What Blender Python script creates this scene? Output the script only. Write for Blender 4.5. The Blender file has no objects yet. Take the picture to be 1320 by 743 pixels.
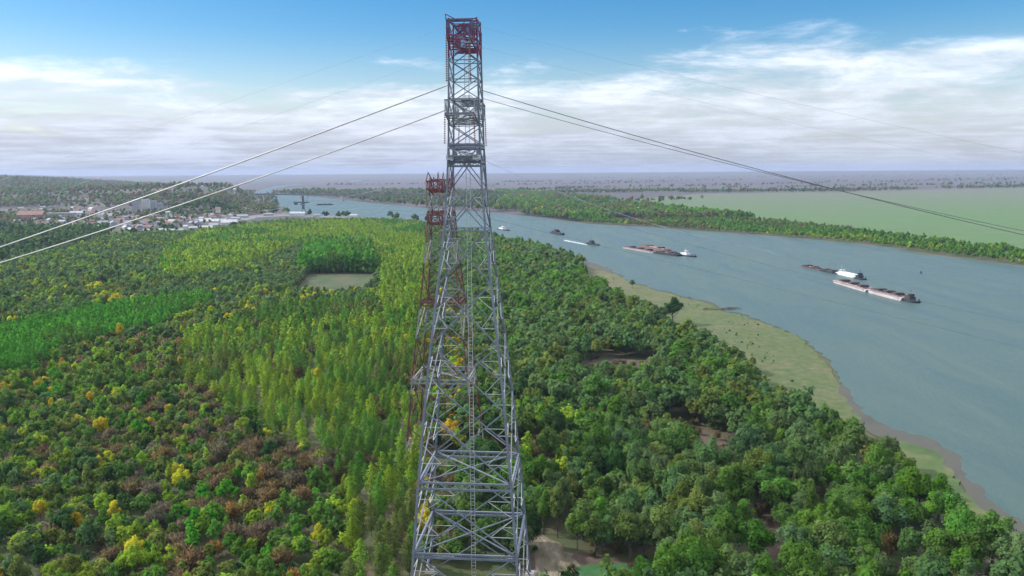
import bpy, math, random
import numpy as np
from mathutils import Vector, Matrix

R = math.radians
random.seed(7)
RNG = np.random.default_rng(11)
sc = bpy.context.scene
col = bpy.context.collection

# ------------------------------------------------------------------ camera model
CAM_H, FPX, PITCH, ROLL = 120.0, 1050.0, 8.26, 0.38
PW, PH = 1320.0, 743.0
_cp, _sp = math.cos(R(PITCH)), math.sin(R(PITCH))
_cr, _sr = math.cos(R(ROLL)), math.sin(R(ROLL))

def ray(px, py):
    u, v = px - PW / 2, py - PH / 2
    u, v = u * _cr - v * _sr, u * _sr + v * _cr
    return (u, FPX * _cp - v * _sp, -(FPX * _sp + v * _cp))

def at(px, py, z=0.0):
    """ground point seen at a photo pixel"""
    x, y, d = ray(px, py)
    d = min(d, -3.0)
    t = (z - CAM_H) / d
    return Vector((x * t, y * t, z))

def at_y(px, py, Y):
    x, y, d = ray(px, py)
    t = Y / y
    return Vector((x * t, Y, CAM_H + d * t))

def project(x, y, z):
    x = np.asarray(x, float); y = np.asarray(y, float)
    d = CAM_H - z
    f = y * _cp + d * _sp
    f = np.where(f < 1, 1, f)
    v = (-y * _sp + d * _cp) / f * FPX
    u = x / f * FPX
    u, v = u * _cr + v * _sr, -u * _sr + v * _cr
    return u + PW / 2, v + PH / 2

def gpoly(pts, z=0.0):
    return [at(a, b, z) for a, b in pts]

def inside(px, py, poly):
    px = np.asarray(px, float); py = np.asarray(py, float)
    r = np.zeros(px.shape, bool)
    n = len(poly)
    for i in range(n):
        x1, y1 = poly[i][0], poly[i][1]
        x2, y2 = poly[(i + 1) % n][0], poly[(i + 1) % n][1]
        c = (y1 > py) != (y2 > py)
        with np.errstate(divide='ignore', invalid='ignore'):
            xi = (x2 - x1) * (py - y1) / (y2 - y1 if y2 != y1 else 1e-9) + x1
        r ^= c & (px < xi)
    return r

def vnoise(x, y, s, seed=0):
    """value noise 0..1"""
    x = np.asarray(x, float) / s; y = np.asarray(y, float) / s
    xi = np.floor(x).astype(np.int64); yi = np.floor(y).astype(np.int64)
    fx, fy = x - xi, y - yi
    fx = fx * fx * (3 - 2 * fx); fy = fy * fy * (3 - 2 * fy)
    def h(a, b):
        k = (a * 374761393 + b * 668265263 + seed * 982451653) & 0x7fffffff
        k = ((k ^ (k >> 13)) * 1274126177) & 0x7fffffff
        return ((k ^ (k >> 16)) & 0xffff) / 65535.0
    return (h(xi, yi) * (1 - fx) + h(xi + 1, yi) * fx) * (1 - fy) + (h(xi, yi + 1) * (1 - fx) + h(xi + 1, yi + 1) * fx) * fy

# ------------------------------------------------------------------ tagging
def tag(o, label=None, cat=None, group=None, kind=None):
    if label: o['label'] = label
    if cat: o['category'] = cat
    if group: o['group'] = group
    if kind: o['kind'] = kind
    return o

def empty(name, loc=(0, 0, 0), rz=0.0, label=None, cat=None, group=None):
    o = bpy.data.objects.new(name, None)
    o.empty_display_size = 1
    o.location = loc
    o.rotation_euler = (0, 0, rz)
    col.objects.link(o)
    return tag(o, label, cat, group)

def copy_tree(o, parent=None):
    c = o.copy()
    col.objects.link(c)
    c.parent = parent
    for ch in list(o.children):
        copy_tree(ch, c)
    return c

# ------------------------------------------------------------------ mesh builder
class MB:
    def __init__(s):
        s.v = []; s.f = []
    def quad_hex(s, c8):
        b = len(s.v)
        s.v += [tuple(p) for p in c8]
        s.f += [(b, b + 3, b + 2, b + 1), (b + 4, b + 5, b + 6, b + 7), (b, b + 1, b + 5, b + 4),
                (b + 1, b + 2, b + 6, b + 5), (b + 2, b + 3, b + 7, b + 6), (b + 3, b, b + 4, b + 7)]
    def box(s, x0, x1, y0, y1, z0, z1):
        s.quad_hex([(x0, y0, z0), (x1, y0, z0), (x1, y1, z0), (x0, y1, z0), (x0, y0, z1), (x1, y0, z1), (x1, y1, z1), (x0, y1, z1)])
        return s
    def frustum(s, x0, x1, y0, y1, z0, z1, ix, iy):
        s.quad_hex([(x0, y0, z0), (x1, y0, z0), (x1, y1, z0), (x0, y1, z0),
                    (x0 + ix, y0 + iy, z1), (x1 - ix, y0 + iy, z1), (x1 - ix, y1 - iy, z1), (x0 + ix, y1 - iy, z1)])
        return s
    def bar(s, a, b, w, w2=None):
        a = Vector(a); b = Vector(b)
        d = b - a
        if d.length < 1e-6: return s
        d.normalize()
        up = Vector((0, 0, 1)) if abs(d.z) < .9 else Vector((1, 0, 0))
        t = d.cross(up).normalized(); n = t.cross(d)
        h = w / 2; h2 = (w2 if w2 is not None else w) / 2
        s.quad_hex([a - t * h - n * h, a + t * h - n * h, a + t * h + n * h, a - t * h + n * h,
                    b - t * h2 - n * h2, b + t * h2 - n * h2, b + t * h2 + n * h2, b - t * h2 + n * h2])
        return s
    def tube(s, pts, r, n=6, r2=None):
        pts = [Vector(p) for p in pts]
        b0 = len(s.v); m = len(pts)
        for i, p in enumerate(pts):
            d = (pts[min(i + 1, m - 1)] - pts[max(i - 1, 0)]).normalized()
            up = Vector((0, 0, 1)) if abs(d.z) < .9 else Vector((1, 0, 0))
            t = d.cross(up).normalized(); q = t.cross(d)
            rr = r if r2 is None else r + (r2 - r) * i / max(1, m - 1)
            for k in range(n):
                a = 2 * math.pi * k / n
                s.v.append(tuple(p + t * math.cos(a) * rr + q * math.sin(a) * rr))
        for i in range(m - 1):
            for k in range(n):
                k2 = (k + 1) % n
                s.f.append((b0 + i * n + k, b0 + i * n + k2, b0 + (i + 1) * n + k2, b0 + (i + 1) * n + k))
        s.f.append(tuple(b0 + k for k in range(n))[::-1])
        s.f.append(tuple(b0 + (m - 1) * n + k for k in range(n)))
        return s
    def prism(s, outline, z0, z1):
        b = len(s.v); n = len(outline)
        s.v += [(p[0], p[1], z0) for p in outline] + [(p[0], p[1], z1) for p in outline]
        s.f.append(tuple(range(b + n - 1, b - 1, -1)))
        s.f.append(tuple(range(b + n, b + 2 * n)))
        for i in range(n):
            j = (i + 1) % n
            s.f.append((b + i, b + j, b + n + j, b + n + i))
        return s
    def loft(s, rings):
        b = len(s.v); n = len(rings[0])
        for r in rings: s.v += [tuple(p) for p in r]
        for i in range(len(rings) - 1):
            for k in range(n):
                k2 = (k + 1) % n
                s.f.append((b + i * n + k, b + i * n + k2, b + (i + 1) * n + k2, b + (i + 1) * n + k))
        s.f.append(tuple(range(b + n - 1, b - 1, -1)))
        s.f.append(tuple(b + (len(rings) - 1) * n + k for k in range(n)))
        return s
    def build(s, name, mat, parent=None):
        me = bpy.data.meshes.new(name)
        me.from_pydata(s.v, [], s.f)
        me.materials.append(mat)
        o = bpy.data.objects.new(name, me)
        col.objects.link(o)
        o.parent = parent
        return o

def sheet(name, pts, z, mat, kind='structure', wob=0.0, sub=1, seed=0):
    """flat polygon, its outline roughened so that a bank reads as a bank"""
    out = []
    n = len(pts)
    rr = random.Random(seed)
    for i in range(n):
        a, b = Vector(pts[i]), Vector(pts[(i + 1) % n])
        L = (b - a).length
        k = sub if L > 2 else 1
        for j in range(k):
            p = a.lerp(b, j / k)
            w = min(wob, L / max(1, k) * 0.45)
            if j: p = p + Vector((rr.uniform(-w, w), rr.uniform(-w, w), 0))
            out.append((p.x, p.y, z))
    me = bpy.data.meshes.new(name)
    me.from_pydata(out, [], [tuple(range(len(out)))])
    me.materials.append(mat)
    o = bpy.data.objects.new(name, me)
    col.objects.link(o)
    if me.polygons[0].normal.z < 0:
        me.flip_normals()
    if kind: o['kind'] = kind
    return o

# ------------------------------------------------------------------ materials
def new_mat(name):
    m = bpy.data.materials.new(name)
    m.use_nodes = True
    nt = m.node_tree
    nt.nodes.clear()
    return m, nt, nt.nodes.new('ShaderNodeOutputMaterial')

def N(nt, t, **kw):
    n = nt.nodes.new(t)
    for k, v in kw.items():
        if hasattr(n, k): setattr(n, k, v)
        else: n.inputs[k].default_value = v
    return n

def rgba(c): return (c[0], c[1], c[2], 1.0)

def ramp(nt, stops, interp='LINEAR'):
    r = nt.nodes.new('ShaderNodeValToRGB')
    r.color_ramp.interpolation = interp
    e = r.color_ramp.elements
    while len(e) < len(stops): e.new(0.5)
    for i, (p, c) in enumerate(stops):
        e[i].position = p; e[i].color = rgba(c)
    return r

def mapped(nt, coord='Object', scale=(1, 1, 1), rot=(0, 0, 0)):
    tc = nt.nodes.new('ShaderNodeTexCoord')
    mp = nt.nodes.new('ShaderNodeMapping')
    mp.inputs['Scale'].default_value = scale
    mp.inputs['Rotation'].default_value = rot
    nt.links.new(tc.outputs[coord], mp.inputs['Vector'])
    return mp.outputs['Vector']

def surf_mat(name, c1, c2, scale=1.0, rough=.8, metal=0.0, c3=None, detail=6.0, stretch=(1, 1, 1), bump=0.0, rot=0.0, lo=.32, hi=.68):
    m, nt, out = new_mat(name)
    L = nt.links.new
    vec = mapped(nt, 'Object', stretch, (0, 0, rot))
    nz = N(nt, 'ShaderNodeTexNoise', Scale=scale, Detail=detail, Roughness=.62)
    L(vec, nz.inputs['Vector'])
    st = [(lo, c1), (hi, c2)] if c3 is None else [(lo, c1), ((lo + hi) / 2, c2), (hi, c3)]
    r = ramp(nt, st)
    L(nz.outputs['Fac'], r.inputs['Fac'])
    b = N(nt, 'ShaderNodeBsdfPrincipled', Roughness=rough, Metallic=metal)
    L(r.outputs['Color'], b.inputs['Base Color'])
    if bump:
        bp = N(nt, 'ShaderNodeBump', Strength=bump, Distance=1.0)
        L(nz.outputs['Fac'], bp.inputs['Height'])
        L(bp.outputs['Normal'], b.inputs['Normal'])
    L(b.outputs[0], out.inputs['Surface'])
    return m

def leaf_mat(name, source, trans=.3):
    m, nt, out = new_mat(name)
    L = nt.links.new
    if source == 'object':
        src = nt.nodes.new('ShaderNodeObjectInfo').outputs['Color']
    else:
        a = nt.nodes.new('ShaderNodeAttribute'); a.attribute_name = 'tint'
        src = a.outputs['Color']
    geo = nt.nodes.new('ShaderNodeNewGeometry')
    nz = N(nt, 'ShaderNodeTexNoise', Scale=.55, Detail=4.0, Roughness=.7)
    L(geo.outputs['Position'], nz.inputs['Vector'])
    mr = nt.nodes.new('ShaderNodeMapRange')
    mr.inputs['From Min'].default_value = .3; mr.inputs['From Max'].default_value = .7
    mr.inputs['To Min'].default_value = .62; mr.inputs['To Max'].default_value = 1.4
    L(nz.outputs['Fac'], mr.inputs['Value'])
    hs = nt.nodes.new('ShaderNodeHueSaturation')
    L(src, hs.inputs['Color']); L(mr.outputs[0], hs.inputs['Value'])
    an = nt.nodes.new('ShaderNodeAttribute'); an.attribute_name = 'leaf_normal'
    vt = nt.nodes.new('ShaderNodeVectorTransform'); vt.vector_type = 'NORMAL'; vt.convert_from = 'OBJECT'; vt.convert_to = 'WORLD'
    L(an.outputs['Vector'], vt.inputs[0])
    d = nt.nodes.new('ShaderNodeBsdfDiffuse'); L(vt.outputs[0], d.inputs['Normal']); t = nt.nodes.new('ShaderNodeBsdfTranslucent')
    mx = nt.nodes.new('ShaderNodeMixShader'); mx.inputs[0].default_value = trans
    L(hs.outputs[0], d.inputs['Color']); L(hs.outputs[0], t.inputs['Color'])
    L(d.outputs[0], mx.inputs[1]); L(t.outputs[0], mx.inputs[2])
    L(mx.outputs[0], out.inputs['Surface'])
    return m

def band_mat(name, stops, H, rough=.55):
    """paint bands by height on the tower (object z)"""
    m, nt, out = new_mat(name)
    L = nt.links.new
    tc = nt.nodes.new('ShaderNodeTexCoord')
    sp = nt.nodes.new('ShaderNodeSeparateXYZ'); L(tc.outputs['Object'], sp.inputs[0])
    dv = N(nt, 'ShaderNodeMath', operation='DIVIDE'); dv.inputs[1].default_value = H
    L(sp.outputs['Z'], dv.inputs[0])
    r = ramp(nt, [(p / H, c) for p, c in stops], 'CONSTANT')
    L(dv.outputs[0], r.inputs['Fac'])
    nz = N(nt, 'ShaderNodeTexNoise', Scale=.35, Detail=5.0); L(tc.outputs['Object'], nz.inputs['Vector'])
    mr = nt.nodes.new('ShaderNodeMapRange')
    mr.inputs['To Min'].default_value = .55; mr.inputs['To Max'].default_value = 1.35
    L(nz.outputs['Fac'], mr.inputs['Value'])
    hs = nt.nodes.new('ShaderNodeHueSaturation')
    L(r.outputs[0], hs.inputs['Color']); L(mr.outputs[0], hs.inputs['Value'])
    b = N(nt, 'ShaderNodeBsdfPrincipled', Roughness=rough, Metallic=.15)
    L(hs.outputs[0], b.inputs['Base Color']); L(b.outputs[0], out.inputs['Surface'])
    return m

M = {}
M['leaf'] = leaf_mat('foliage', 'object', .46)
M['leaf_mass'] = leaf_mat('foliage_mass', 'tint', .46)
M['bark'] = surf_mat('bark', (.05, .04, .03), (.13, .11, .085), 3.0, .9)
M['floor'] = surf_mat('plain_ground', (.035, .045, .018), (.075, .065, .035), .02, .95, c3=(.10, .075, .05), bump=.2)
STEEL = (.18, .20, .235)
M['steel'] = band_mat('tower_steel', [(0, STEEL), (147.5, (.15, .03, .075)), (150.6, (.20, .05, .09)), (152.2, (.12, .03, .08)), (154.4, (.13, .09, .17)), (156.2, (.17, .03, .08)), (157.6, STEEL)], 170, .45)
M['bright_steel'] = surf_mat('pale_glint_steel', (.42, .43, .44), (.62, .62, .61), .4, .4, .2)  # pale steel; on the tie bars its brightness paints in sun glints
RUST, PALE = (.13, .042, .032), (.27, .25, .24)
M['banded'] = band_mat('banded_tower_paint', [(0, PALE), (14, RUST), (33, PALE), (40, RUST), (55, PALE), (66, RUST), (84, PALE), (92, RUST), (104.5, (.27, .27, .27)), (110, (.14, .03, .03))], 170)
M['concrete'] = surf_mat('concrete', (.28, .27, .25), (.42, .41, .38), 1.2, .9)
M['wire'] = surf_mat('conductor_aluminium', (.36, .36, .36), (.52, .52, .52), .2, .45, .3)
M['dark_wire'] = surf_mat('dark_grey_cable', (.09, .095, .10), (.16, .165, .17), .2, .6, .2)  # darker grey than the conductors running left
M['thin_wire'] = surf_mat('thin_cable', (.3, .32, .34), (.45, .47, .5), .2, .5, .3)
M['porcelain'] = surf_mat('insulator_glaze', (.16, .07, .04), (.26, .14, .09), 2.0, .3)

# ------------------------------------------------------------------ ground, water, banks
GX = 30000.0
# the plain: one sheet to the horizon
def plain_mat():
    m, nt, out = new_mat('plain')
    L = nt.links.new
    geo = nt.nodes.new('ShaderNodeNewGeometry')
    def noise(scale, vecscale=(1, 1, 1), detail=6.0):
        mp = nt.nodes.new('ShaderNodeMapping'); mp.inputs['Scale'].default_value = vecscale
        L(geo.outputs['Position'], mp.inputs['Vector'])
        n = N(nt, 'ShaderNodeTexNoise', Scale=scale, Detail=detail, Roughness=.6)
        L(mp.outputs[0], n.inputs['Vector']); return n.outputs['Fac']
    # far fields: long strips of stubble, ploughed earth and pasture
    r1 = ramp(nt, [(.38, (.03, .034, .032)), (.46, (.085, .06, .065)), (.53, (.06, .05, .052)), (.6, (.03, .042, .03)), (.68, (.125, .09, .09))])
    L(noise(.0011, (.45, 1.6, 1)), r1.inputs['Fac'])
    # woodland floor: leaf litter and grass
    r2 = ramp(nt, [(.34, (.04, .07, .017)), (.5, (.062, .066, .027)), (.64, (.092, .068, .043))])
    L(noise(.035), r2.inputs['Fac'])
    sp = nt.nodes.new('ShaderNodeSeparateXYZ'); L(geo.outputs['Position'], sp.inputs[0])
    mr = nt.nodes.new('ShaderNodeMapRange')
    mr.inputs['From Min'].default_value = 1500; mr.inputs['From Max'].default_value = 2100
    L(sp.outputs['Y'], mr.inputs['Value'])
    mx = N(nt, 'ShaderNodeMixRGB'); L(mr.outputs[0], mx.inputs[0]); L(r2.outputs[0], mx.inputs[1]); L(r1.outputs[0], mx.inputs[2])
    b = N(nt, 'ShaderNodeBsdfPrincipled', Roughness=.95)
    L(mx.outputs[0], b.inputs['Base Color']); L(b.outputs[0], out.inputs['Surface'])
    return m
sheet('ground', [(-GX, -1500, 0), (GX, -1500, 0), (GX, GX, 0), (-GX, GX, 0)], 0.0, plain_mat())

def water_mat():
    m, nt, out = new_mat('river_water')
    L = nt.links.new
    geo = nt.nodes.new('ShaderNodeNewGeometry')
    mp = nt.nodes.new('ShaderNodeMapping'); mp.inputs['Scale'].default_value = (1, .55, 1); mp.inputs['Rotation'].default_value = (0, 0, R(25))
    L(geo.outputs['Position'], mp.inputs['Vector'])
    n1 = N(nt, 'ShaderNodeTexNoise', Scale=.16, Detail=8.0, Roughness=.72); L(mp.outputs[0], n1.inputs['Vector'])
    n2 = N(nt, 'ShaderNodeTexNoise', Scale=.012, Detail=5.0, Roughness=.6); L(mp.outputs[0], n2.inputs['Vector'])
    mp3 = nt.nodes.new('ShaderNodeMapping'); mp3.inputs['Scale'].default_value = (1, .12, 1); mp3.inputs['Rotation'].default_value = (0, 0, R(-6))
    L(geo.outputs['Position'], mp3.inputs['Vector'])
    n3 = N(nt, 'ShaderNodeTexNoise', Scale=.045, Detail=7.0, Roughness=.65, Distortion=.6); L(mp3.outputs[0], n3.inputs['Vector'])
    r = ramp(nt, [(.36, (.036, .074, .068)), (.64, (.062, .102, .090))])
    av = N(nt, 'ShaderNodeMath', operation='MULTIPLY_ADD'); L(n3.outputs['Fac'], av.inputs[0]); av.inputs[1].default_value = .7
    av2 = N(nt, 'ShaderNodeMath', operation='MULTIPLY'); L(n2.outputs['Fac'], av2.inputs[0]); av2.inputs[1].default_value = .3; L(av2.outputs[0], av.inputs[2])
    L(av.outputs[0], r.inputs['Fac'])
    bp = N(nt, 'ShaderNodeBump', Strength=.6, Distance=.8); L(n1.outputs['Fac'], bp.inputs['Height'])
    b = N(nt, 'ShaderNodeBsdfPrincipled', Roughness=.28, IOR=1.33)
    rr = nt.nodes.new('ShaderNodeMapRange'); rr.inputs['From Min'].default_value = .35; rr.inputs['From Max'].default_value = .65
    rr.inputs['To Min'].default_value = .30; rr.inputs['To Max'].default_value = .55
    L(av.outputs[0], rr.inputs['Value']); L(rr.outputs[0], b.inputs['Roughness'])
    L(r.outputs[0], b.inputs['Base Color']); L(bp.outputs[0], b.inputs['Normal'])
    L(b.outputs[0], out.inputs['Surface'])
    return m
M['water'] = water_mat()
NEAR_BANK = [(1480, 800), (1400, 750), (1320, 692), (1288, 668), (1262, 648), (1240, 622), (1226, 603), (1212, 583), (1180, 573), (1150, 565), (1118, 545),
             (1098, 522), (1085, 503), (1083, 487), (1070, 468), (1050, 450), (1030, 435), (1008, 425), (985, 416), (955, 405), (935, 402), (905, 388), (880, 383), (866, 378),
             (845, 374), (830, 368), (812, 365), (800, 355), (788, 351), (768, 345), (735, 335), (690, 322), (640, 310), (590, 298), (555, 292), (530, 287),
             (505, 283), (470, 280), (425, 278.5), (372, 276), (364, 271), (360, 262), (354, 255)]
FAR_BANK = [(354, 251.5), (400, 253.5), (440, 257.5), (470, 261), (510, 265), (555, 269), (640, 274.5), (700, 281), (760, 289), (840, 293.5), (900, 298),
            (1000, 305), (1090, 313), (1150, 320), (1180, 326), (1230, 332), (1320, 344), (1450, 362), (1750, 400)]
riverp = gpoly(NEAR_BANK + FAR_BANK) + [Vector((900, 60, 0))]
sheet('river', riverp, .30, M['water'], wob=5, sub=6, seed=3)
sheet('river_reach', gpoly([(326, 252.5), (330, 247), (343, 243), (352, 240), (372, 238.5), (396, 238), (372, 240), (356, 243), (350, 247), (349, 252)]), .3, M['water'], sub=3, wob=10)
sheet('lake', gpoly([(447, 233.6), (458, 232.8), (468, 232.9), (466, 233.9), (452, 234.3)]), .3, M['water'])
sheet('harbour_basin', gpoly([(312, 291), (326, 286.5), (350, 284.5), (377, 282), (374, 287), (345, 291.5), (322, 294)]), .3, M['water'])

M['mud'] = surf_mat('wet_mud', (.045, .052, .042), (.066, .064, .05), .03, .85, c3=(.052, .058, .046))
def graded_mat(name, low, high, axis_lo, axis_hi, scale, stretch=(1, 1, 1), amp=1.0, axis='Y'):
    """two covers of ground that give way to each other in patches along the bank"""
    m, nt, out = new_mat(name)
    L = nt.links.new
    geo = nt.nodes.new('ShaderNodeNewGeometry')
    mp = nt.nodes.new('ShaderNodeMapping'); mp.inputs['Scale'].default_value = stretch
    L(geo.outputs['Position'], mp.inputs[0])
    n1 = N(nt, 'ShaderNodeTexNoise', Scale=scale, Detail=9.0, Roughness=.65); L(mp.outputs[0], n1.inputs['Vector'])
    n2 = N(nt, 'ShaderNodeTexNoise', Scale=scale * 6, Detail=7.0, Roughness=.65); L(mp.outputs[0], n2.inputs['Vector'])
    sp = nt.nodes.new('ShaderNodeSeparateXYZ'); L(geo.outputs['Position'], sp.inputs[0])
    mr = nt.nodes.new('ShaderNodeMapRange'); mr.inputs['From Min'].default_value = axis_lo; mr.inputs['From Max'].default_value = axis_hi
    L(sp.outputs[axis], mr.inputs['Value'])
    a = N(nt, 'ShaderNodeMath', operation='MULTIPLY_ADD'); L(n1.outputs['Fac'], a.inputs[0]); a.inputs[1].default_value = 2.2 * amp; a.inputs[2].default_value = -1.1 * amp
    b = N(nt, 'ShaderNodeMath', operation='ADD', use_clamp=True); L(a.outputs[0], b.inputs[0]); L(mr.outputs[0], b.inputs[1])
    r1 = ramp(nt, [(.3, low[0]), (.5, low[1]), (.7, low[2])]); r2 = ramp(nt, [(.3, high[0]), (.5, high[1]), (.7, high[2])])
    L(n2.outputs['Fac'], r1.inputs[0]); L(n2.outputs['Fac'], r2.inputs[0])
    mx = N(nt, 'ShaderNodeMixRGB'); L(b.outputs[0], mx.inputs[0]); L(r1.outputs[0], mx.inputs[1]); L(r2.outputs[0], mx.inputs[2])
    p = N(nt, 'ShaderNodeBsdfPrincipled', Roughness=.95); L(mx.outputs[0], p.inputs['Base Color']); L(p.outputs[0], out.inputs['Surface'])
    return m
M['sand'] = graded_mat('sandbank', [(.035, .065, .015), (.062, .09, .024), (.115, .112, .046)], [(.07, .066, .03), (.125, .102, .05), (.18, .155, .09)], 640, 1250, .03, amp=1.4)
M['grassbank'] = surf_mat('grassy_bank', (.032, .07, .015), (.06, .095, .024), .07, .95, c3=(.12, .115, .05), detail=9)
M['brush'] = surf_mat('bare_clearing', (.05, .034, .024), (.085, .058, .042), .12, .95, c3=(.125, .09, .07), detail=9)
M['meadow'] = surf_mat('meadow', (.028, .06, .015), (.048, .068, .021), .035, .95, c3=(.08, .072, .036), detail=10, stretch=(1, .35, 1), lo=.38, hi=.62)
M['farfield'] = graded_mat('pasture_plain', [(.05, .115, .028), (.062, .13, .034), (.085, .13, .042)], [(.085, .078, .066), (.105, .09, .075), (.125, .105, .088)], 1600, 5200, .0025, (.5, 1.4, 1), .6)
M['asphalt'] = surf_mat('quay_concrete', (.11, .105, .1), (.2, .19, .18), .05, .9)
M['coal'] = surf_mat('dark_embankment', (.02, .022, .025), (.06, .055, .05), .05, .9)
M['foam'] = surf_mat('wake_foam', (.25, .28, .28), (.5, .53, .53), .15, .6)
M['paving'] = surf_mat('dirt_track', (.07, .065, .035), (.15, .125, .085), .25, .95, c3=(.28, .25, .19), detail=10, stretch=(1, .35, 1), rot=.7)
M['lushgrass'] = surf_mat('lush_grass', (.02, .07, .02), (.03, .115, .03), .3, .95, detail=9)

# wet mud along the near waterline, seen through the shallow edge
sheet('mud_bank', gpoly([(1345, 735), (1320, 715), (1262, 668), (1226, 612), (1208, 590), (1150, 572), (1112, 552), (1078, 508), (1072, 480), (1090, 500),
                        (1108, 524), (1128, 543), (1158, 556), (1200, 566), (1232, 585), (1246, 612), (1268, 640), (1300, 664), (1345, 696)]), .34, M['mud'], wob=2, sub=5, seed=5)
sheet('mud_shore', gpoly([(630, 312), (640, 306.5), (690, 318), (735, 331), (775, 343), (790, 348), (780, 356), (735, 342)]), .34, M['mud'], wob=3, sub=4, seed=6)
BEACH = [(752, 345), (768, 346), (788, 352), (800, 356), (812, 366), (830, 369), (845, 375), (866, 379), (880, 384), (905, 389), (935, 403), (955, 406), (985, 417), (1008, 426),
         (1030, 436), (1048, 452), (1066, 470), (1078, 490), (1082, 505), (1095, 524), (1112, 545), (1080, 552), (1030, 535), (990, 515), (950, 480), (915, 455), (870, 435), (835, 410), (800, 395), (765, 372), (748, 355)]
beach = gpoly(BEACH)
sheet('sandbank', beach, .40, M['sand'], wob=2.0, sub=5, seed=8)
GREENB2 = [(1145, 566), (1180, 575), (1210, 585), (1222, 604), (1236, 624), (1258, 650), (1284, 671), (1318, 696), (1400, 755), (1480, 810), (1380, 800), (1300, 730), (1230, 660), (1190, 615), (1150, 590)]
sheet('grass_bank_strip', gpoly(GREENB2), .42, M['grassbank'], wob=2.0, sub=5, seed=10)
FIELD = [(378, 381), (398, 353.5), (488, 353.5), (484, 366), (474, 380), (430, 386)]
sheet('meadow', gpoly(FIELD), .10, M['meadow'], wob=2.0, sub=5, seed=11)
CLEAR = [[(745, 492), (758, 466), (800, 463), (852, 466), (852, 486), (822, 500), (780, 500)],
         [(838, 548), (870, 545), (905, 556), (935, 566), (942, 586), (940, 622), (918, 622), (885, 600), (860, 574)],
         [(955, 640), (985, 655), (1010, 690), (1022, 752), (985, 752), (962, 700)],
         [(690, 706), (745, 714), (850, 729), (862, 760), (690, 800), (670, 735)],
         [(512, 568), (545, 560), (540, 600), (515, 598)]]
for i, c in enumerate(CLEAR):
    sheet('clearing', gpoly(c), .12, M['brush'], wob=1.5, sub=4, seed=20 + i)
sheet('dirt_track', gpoly([(676, 688), (700, 690), (726, 704), (748, 730), (770, 765), (700, 770), (690, 725)]), .16, M['paving'], wob=1.2, sub=5, seed=31)
sheet('grass_patch', gpoly([(742, 731), (800, 727), (850, 731), (862, 752), (840, 780), (760, 780)]), .2, M['lushgrass'], wob=1.0, sub=5, seed=32)
sheet('plain_field', gpoly([(800, 258), (900, 250), (1050, 247.5), (1320, 242), (1600, 238), (1700, 380), (1450, 345), (1320, 331), (1150, 308), (1000, 291), (900, 278), (830, 268)]), .12, M['farfield'], wob=20, sub=5, seed=33)
# harbour ground left of the river
sheet('quay', gpoly([(372, 276.4), (425, 278.8), (478, 280.8), (478, 282.4), (420, 281.0), (372, 279.0), (330, 282.0), (300, 288), (296, 286), (330, 279)]), .45, M['asphalt'])
sheet('embankment', gpoly([(318, 289), (330, 281), (372, 278.6), (376, 282.2), (350, 284.5), (326, 287)]), .5, M['coal'], sub=3, wob=3)
sheet('port_yard', gpoly([(262, 293), (300, 281), (340, 276), (366, 275), (370, 276), (330, 279), (300, 286), (272, 297)]), .2, M['asphalt'], sub=4, wob=8)
sheet('village_road', gpoly([(112, 300), (118, 299), (136, 307.5), (131, 309.5)]), .2, M['paving'])
sheet('lane', gpoly([(92, 336), (98, 331), (118, 322), (124, 323), (108, 334)]), .2, M['paving'])

# hills behind the town
def hill_h(x, y):
    h = 0
    q = -x / np.maximum(y, 1)
    ridge = np.clip((q - .325) / .36, 0, 1)
    ridge = ridge * ridge * (3 - 2 * ridge)
    edge = np.clip((q - .305) / .045, 0, 1); edge = edge * edge * (3 - 2 * edge)
    fy = np.clip((y - 2600) / 2600, 0, 1); fy = fy * fy * (3 - 2 * fy)
    back = np.clip((16000 - y) / 4000, 0, 1)
    h = h + ridge * fy * back * (66 + 34 * vnoise(x, y, 1400, 4) + 12 * vnoise(x, y, 500, 5))
    def bump(cx, cy, rx, ry, hh):
        d = ((x - cx) / rx) ** 2 + ((y - cy) / ry) ** 2
        return hh * np.exp(-d * 1.4)
    h = h + edge * (bump(-1120, 3150, 420, 420, 44) + bump(-1600, 3300, 650, 500, 40))
    h = h + bump(-880, 2330, 85, 120, 34)
    h = h + np.clip((y - 11000) / 6000, 0, 1) * (40 + 26 * vnoise(x, y, 3000, 9)) * np.clip((19000 - y) / 2000, 0, 1)
    return h
def hills():
    ys = np.concatenate([np.arange(1900, 5200, 60), np.arange(5200, 20000, 300)])
    xs = np.concatenate([np.arange(-14000, -2600, 300), np.arange(-2600, 600, 60), np.arange(600, 14001, 500)])
    X, Y = np.meshgrid(xs, ys)
    Z = hill_h(X, Y) - 1.5
    v = np.stack([X.ravel(), Y.ravel(), Z.ravel()], 1)
    nx, ny = len(xs), len(ys)
    f = []
    for j in range(ny - 1):
        for i in range(nx - 1):
            if xs[i + 1] > -.31 * ys[j] and ys[j] < 10500: continue
            a = j * nx + i
            if max(Z[j, i], Z[j, i + 1], Z[j + 1, i], Z[j + 1, i + 1]) > -.9:
                f.append((a, a + 1, a + nx + 1, a + nx))
    me = bpy.data.meshes.new('hills'); me.from_pydata(v.tolist(), [], f)
    me.materials.append(surf_mat('hillside', (.04, .045, .04), (.07, .062, .055), .006, .95, c3=(.11, .085, .08), detail=9, lo=.36, hi=.66))
    me.polygons.foreach_set('use_smooth', [True] * len(f))
    o = bpy.data.objects.new('hills', me); col.objects.link(o); o['kind'] = 'structure'
hills()

# ------------------------------------------------------------------ trees
def rand_dirs(rng, n):
    v = rng.normal(size=(n, 3))
    return v / np.linalg.norm(v, axis=1)[:, None]

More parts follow.
